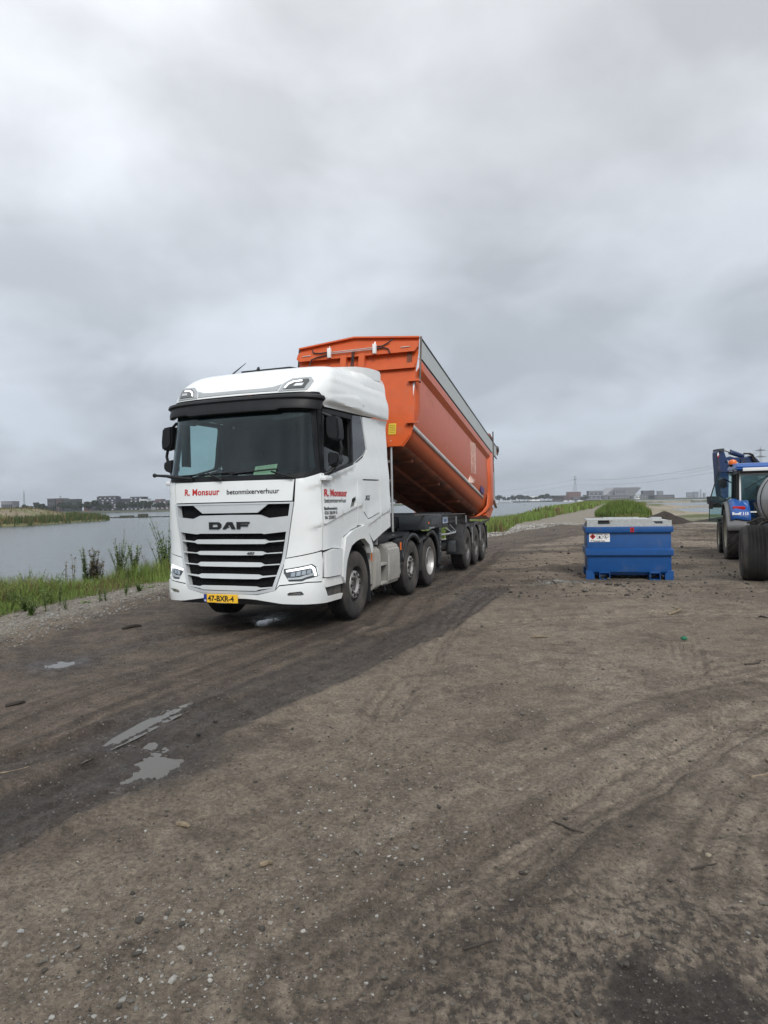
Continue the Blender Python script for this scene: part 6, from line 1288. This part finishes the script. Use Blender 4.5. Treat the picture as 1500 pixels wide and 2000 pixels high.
# ------------------------------------------------------------------ debris
WOOD = M('pale_dead_wood', (.19,.15,.10), .85, var=.35, vs=20, bump=.5, bs=60); DKW = M('dark_wet_wood', (.035,.028,.022), .8, var=.3)
def stick(name, a, b, r, mat, label, bend=.0, cat='stick', lift=.6):
    A, B = gnd(*a), gnd(*b); za, zb = gz_at(*A)+r*lift, gz_at(*B)+r*lift; mx_, my_ = (A[0]+B[0])/2, (A[1]+B[1])/2; dx_, dy_ = B[1]-A[1], A[0]-B[0]
    P_ = [(A[0],A[1],za),(A[0]*.7+B[0]*.3+dx_*bend*.8,A[1]*.7+B[1]*.3+dy_*bend*.8,gz_at(mx_,my_)+r),(mx_*.6+B[0]*.4+dx_*bend,my_*.6+B[1]*.4+dy_*bend,gz_at(mx_,my_)+r),(B[0],B[1],zb)]
    return tag(MB().tube(P_, [r*.8,r,r*.85,r*.5], 7).build(name, mat), label, cat)
stick('wood_piece', (347,1605), (370,1610), .015, WOOD, 'short pale chunk of wood lying on grey gravel near the puddles', cat='wood')
stick('wood_piece', (507,1690), (533,1682), .013, WOOD, 'small split piece of pale wood lying on the ground in the lower middle', cat='wood')
stick('stick', (239,1226), (276,1219), .028, DKW, 'straight brown stick lying on the dark road left of the lorry')
stick('stick', (10,1372), (48,1363), .020, DKW, 'thin dark branch lying near the left edge of the road', .12)
stick('stick', (0,1492), (88,1466), .008, WOOD, 'long thin pale straw lying left of the big puddle', .06)
stick('stick', (135,1453), (150,1451), .012, DKW, 'tiny dark twig between the puddles and the left edge')
stick('stick', (1036,1245), (1070,1244), .014, WOOD, 'short pale stick on churned ground in the middle right')
stick('stick', (1466,1520), (1497,1482), .012, WOOD, 'crooked pale branch at the right edge of the ground', .2)
stick('stick', (1305,1199), (1312,1190), .02, WOOD, 'little curved pale branch below the blue tank', .3)
stick('stick', (1350,1700), (1400,1690), .006, DKW, 'thin dark twig left of the pale pebble at lower right')
stick('stick', (905,1860), (960,1842), .006, DKW, 'dark twig lying across the lower middle ground', .1)
stick('stick', (1080,1600), (1140,1625), .006, DKW, 'dark forked twig in the smooth tyre track', .1)
stick('stick', (1480,1205), (1500,1208), .015, DKW, 'rusty brown stick at the right edge below the tractor')
stick('stick', (1455,1295), (1485,1290), .015, DKW, 'dark stick on the churned ground by the right edge', .15)
def rock(u, v, r, col, label, name='stone', cat='stone'):
    x_, y_ = gnd(u, v); V = IV*(1+rng.uniform(-.26,.26,IV.shape))*np.array((1.3,.85,.6))*r*.8; V = V+np.array((0,0,r*.2)); col = tuple(c_*.62 for c_ in col); o = raw(name, V, IF, M('rock_%d_%d' % (int(col[0]*100), int(col[2]*100)), col, .85, var=.2, vs=30, bump=.4)); 
    o.location = (x_, y_, gz_at(x_, y_)); o.rotation_euler[2] = rng.random()*6; return tag(o, label, cat)
PL_ = (.36,.33,.28)
rock(1385,1666,.024,(.42,.36,.27),'smooth cream pebble alone at lower right'); rock(673,1519,.022,PL_,'pale grey stone, largest of the middle gravel patch'); rock(660,1517,.016,(.2,.19,.18),'darker stone touching the pale one in the gravel patch')
rock(337,1914,.022,(.45,.43,.40),'white stone at the lower left below the stone cluster'); rock(354,1849,.02,(.44,.42,.38),'whitish flat stone right of the cluster at lower left'); rock(395,1818,.018,PL_,'pale stone between the clusters at lower left')
rock(127,1773,.02,PL_,'pale angular stone in the left foreground'); rock(166,1831,.018,PL_,'light stone beside others in the left foreground'); rock(40,1824,.018,(.4,.4,.4),'pale grey stone near the left edge foreground'); rock(272,1860,.02,(.40,.38,.34),'pale stone on the foreground cluster, its left one'); rock(10,1852,.02,PL_,'pale stone cut by the left picture edge')
rock(1016,1544,.018,PL_,'small pale stone just left of the smooth track'); rock(1245,1836,.024,(.24,.21,.17),'dull tan stone half buried at lower right'); rock(528,1801,.015,PL_,'small pale stone right of the centre foreground'); rock(433,1782,.017,(.38,.35,.28),'pale yellowish stone in the foreground centre left')
rock(387,1421,.03,(.03,.028,.025),'dark lump of mud beside the puddles', 'mud_clod', 'mud clod'); rock(420,1402,.022,(.035,.03,.026),'smaller dark mud lump above the puddles', 'mud_clod', 'mud clod'); rock(100,1512+90,.026,(.07,.06,.05),'brown clod on the edge of the dark road', 'mud_clod', 'mud clod')
gx_, gy_ = gnd(1336,1250); V = IV*(1+rng.uniform(-.3,.3,IV.shape))*np.array((.06,.045,.035)); o = raw('green_rag', V, IF, M('green_cloth', (.015,.11,.06), .8, var=.4, vs=20, bump=.6)); md = o.modifiers.new('s', 'SUBSURF'); md.levels = md.render_levels = 2; o.location = (gx_, gy_, gz_at(gx_, gy_)+.03); tag(o, 'crumpled green rag lying on the ground below the blue tank', 'rag')
# paper on the dashboard of the lorry
mw = Matrix.Translation(TR_LOC) @ Matrix.Rotation(TR_ROT, 4, 'Z'); pp = MB().box((0,0,0),(.34,.003,.20)).build('paper_sheet', PAPER); pp.matrix_world = mw @ Matrix.Translation((.42,-1.30,2.225)) @ Matrix.Rotation(R(-38), 4, 'X') @ Matrix.Rotation(R(-6), 4, 'Y'); tag(pp, 'green and white paper sheet lying behind the lorry windscreen', 'paper')
for k in range(4): MB().box((-.0,-.003,.07-.035*k),(.26,.001,.004)).build('print_line', M('grey_green_print', (.15,.22,.10), .7), pp)
GLV = M('work_glove_pale', (.30,.25,.20), .9, var=.25, vs=20)
for x_, lb in ((-.42,'pale work glove lying on the dashboard behind the left wiper'),(.02,'pale work glove lying on the dashboard in the middle of the windscreen')):
    m = MB().box((0,0,0),(.13,.10,.04),bev=.018)
    for k in range(4): m.tube([(-.05+.033*k,.04,0),(-.06+.04*k,.12,.012),(-.065+.045*k,.15,.0)], [.014,.013,.009], 6)
    m.tube([(.06,-.01,0),(.10,.05,.01)], [.015,.010], 6); g_ = m.build('work_glove', GLV); g_.matrix_world = mw @ Matrix.Translation((x_,-1.24,2.165)) @ Matrix.Rotation(2.6 if x_ < 0 else .4, 4, 'Z'); tag(g_, lb, 'glove')

# soil heap as a thing of its own
hg = 34; hx, hy = np.meshgrid(np.linspace(-2.3,2.3,hg), np.linspace(-1.7,1.7,hg)); hx, hy = hx.ravel(), hy.ravel(); hr = np.hypot(hx/2.0, hy/1.4); hz_ = .92*np.clip(1-hr,0,1)**.85*(1-.25*hx/2.3)+(fbm(hx+40,hy+9,1.6,5,.6,90)-.5)*.22*(hr < 1.05)-.06
ii, jj = np.meshgrid(np.arange(hg-1), np.arange(hg-1), indexing='ij'); HQ = np.stack([ii*hg+jj, ii*hg+jj+1, (ii+1)*hg+jj+1, (ii+1)*hg+jj], -1).reshape(-1,4)
ho = raw('soil_heap', np.stack([hx,hy,hz_],1), HQ, M('dark_wet_soil', (.028,.020,.016), .95, var=.4, vs=4, bump=.8, bs=18), smooth=False); ho.location = (19.3,45.4,-.03); tag(ho, 'dark brown soil heap behind the blue tank before the bay', 'soil heap')
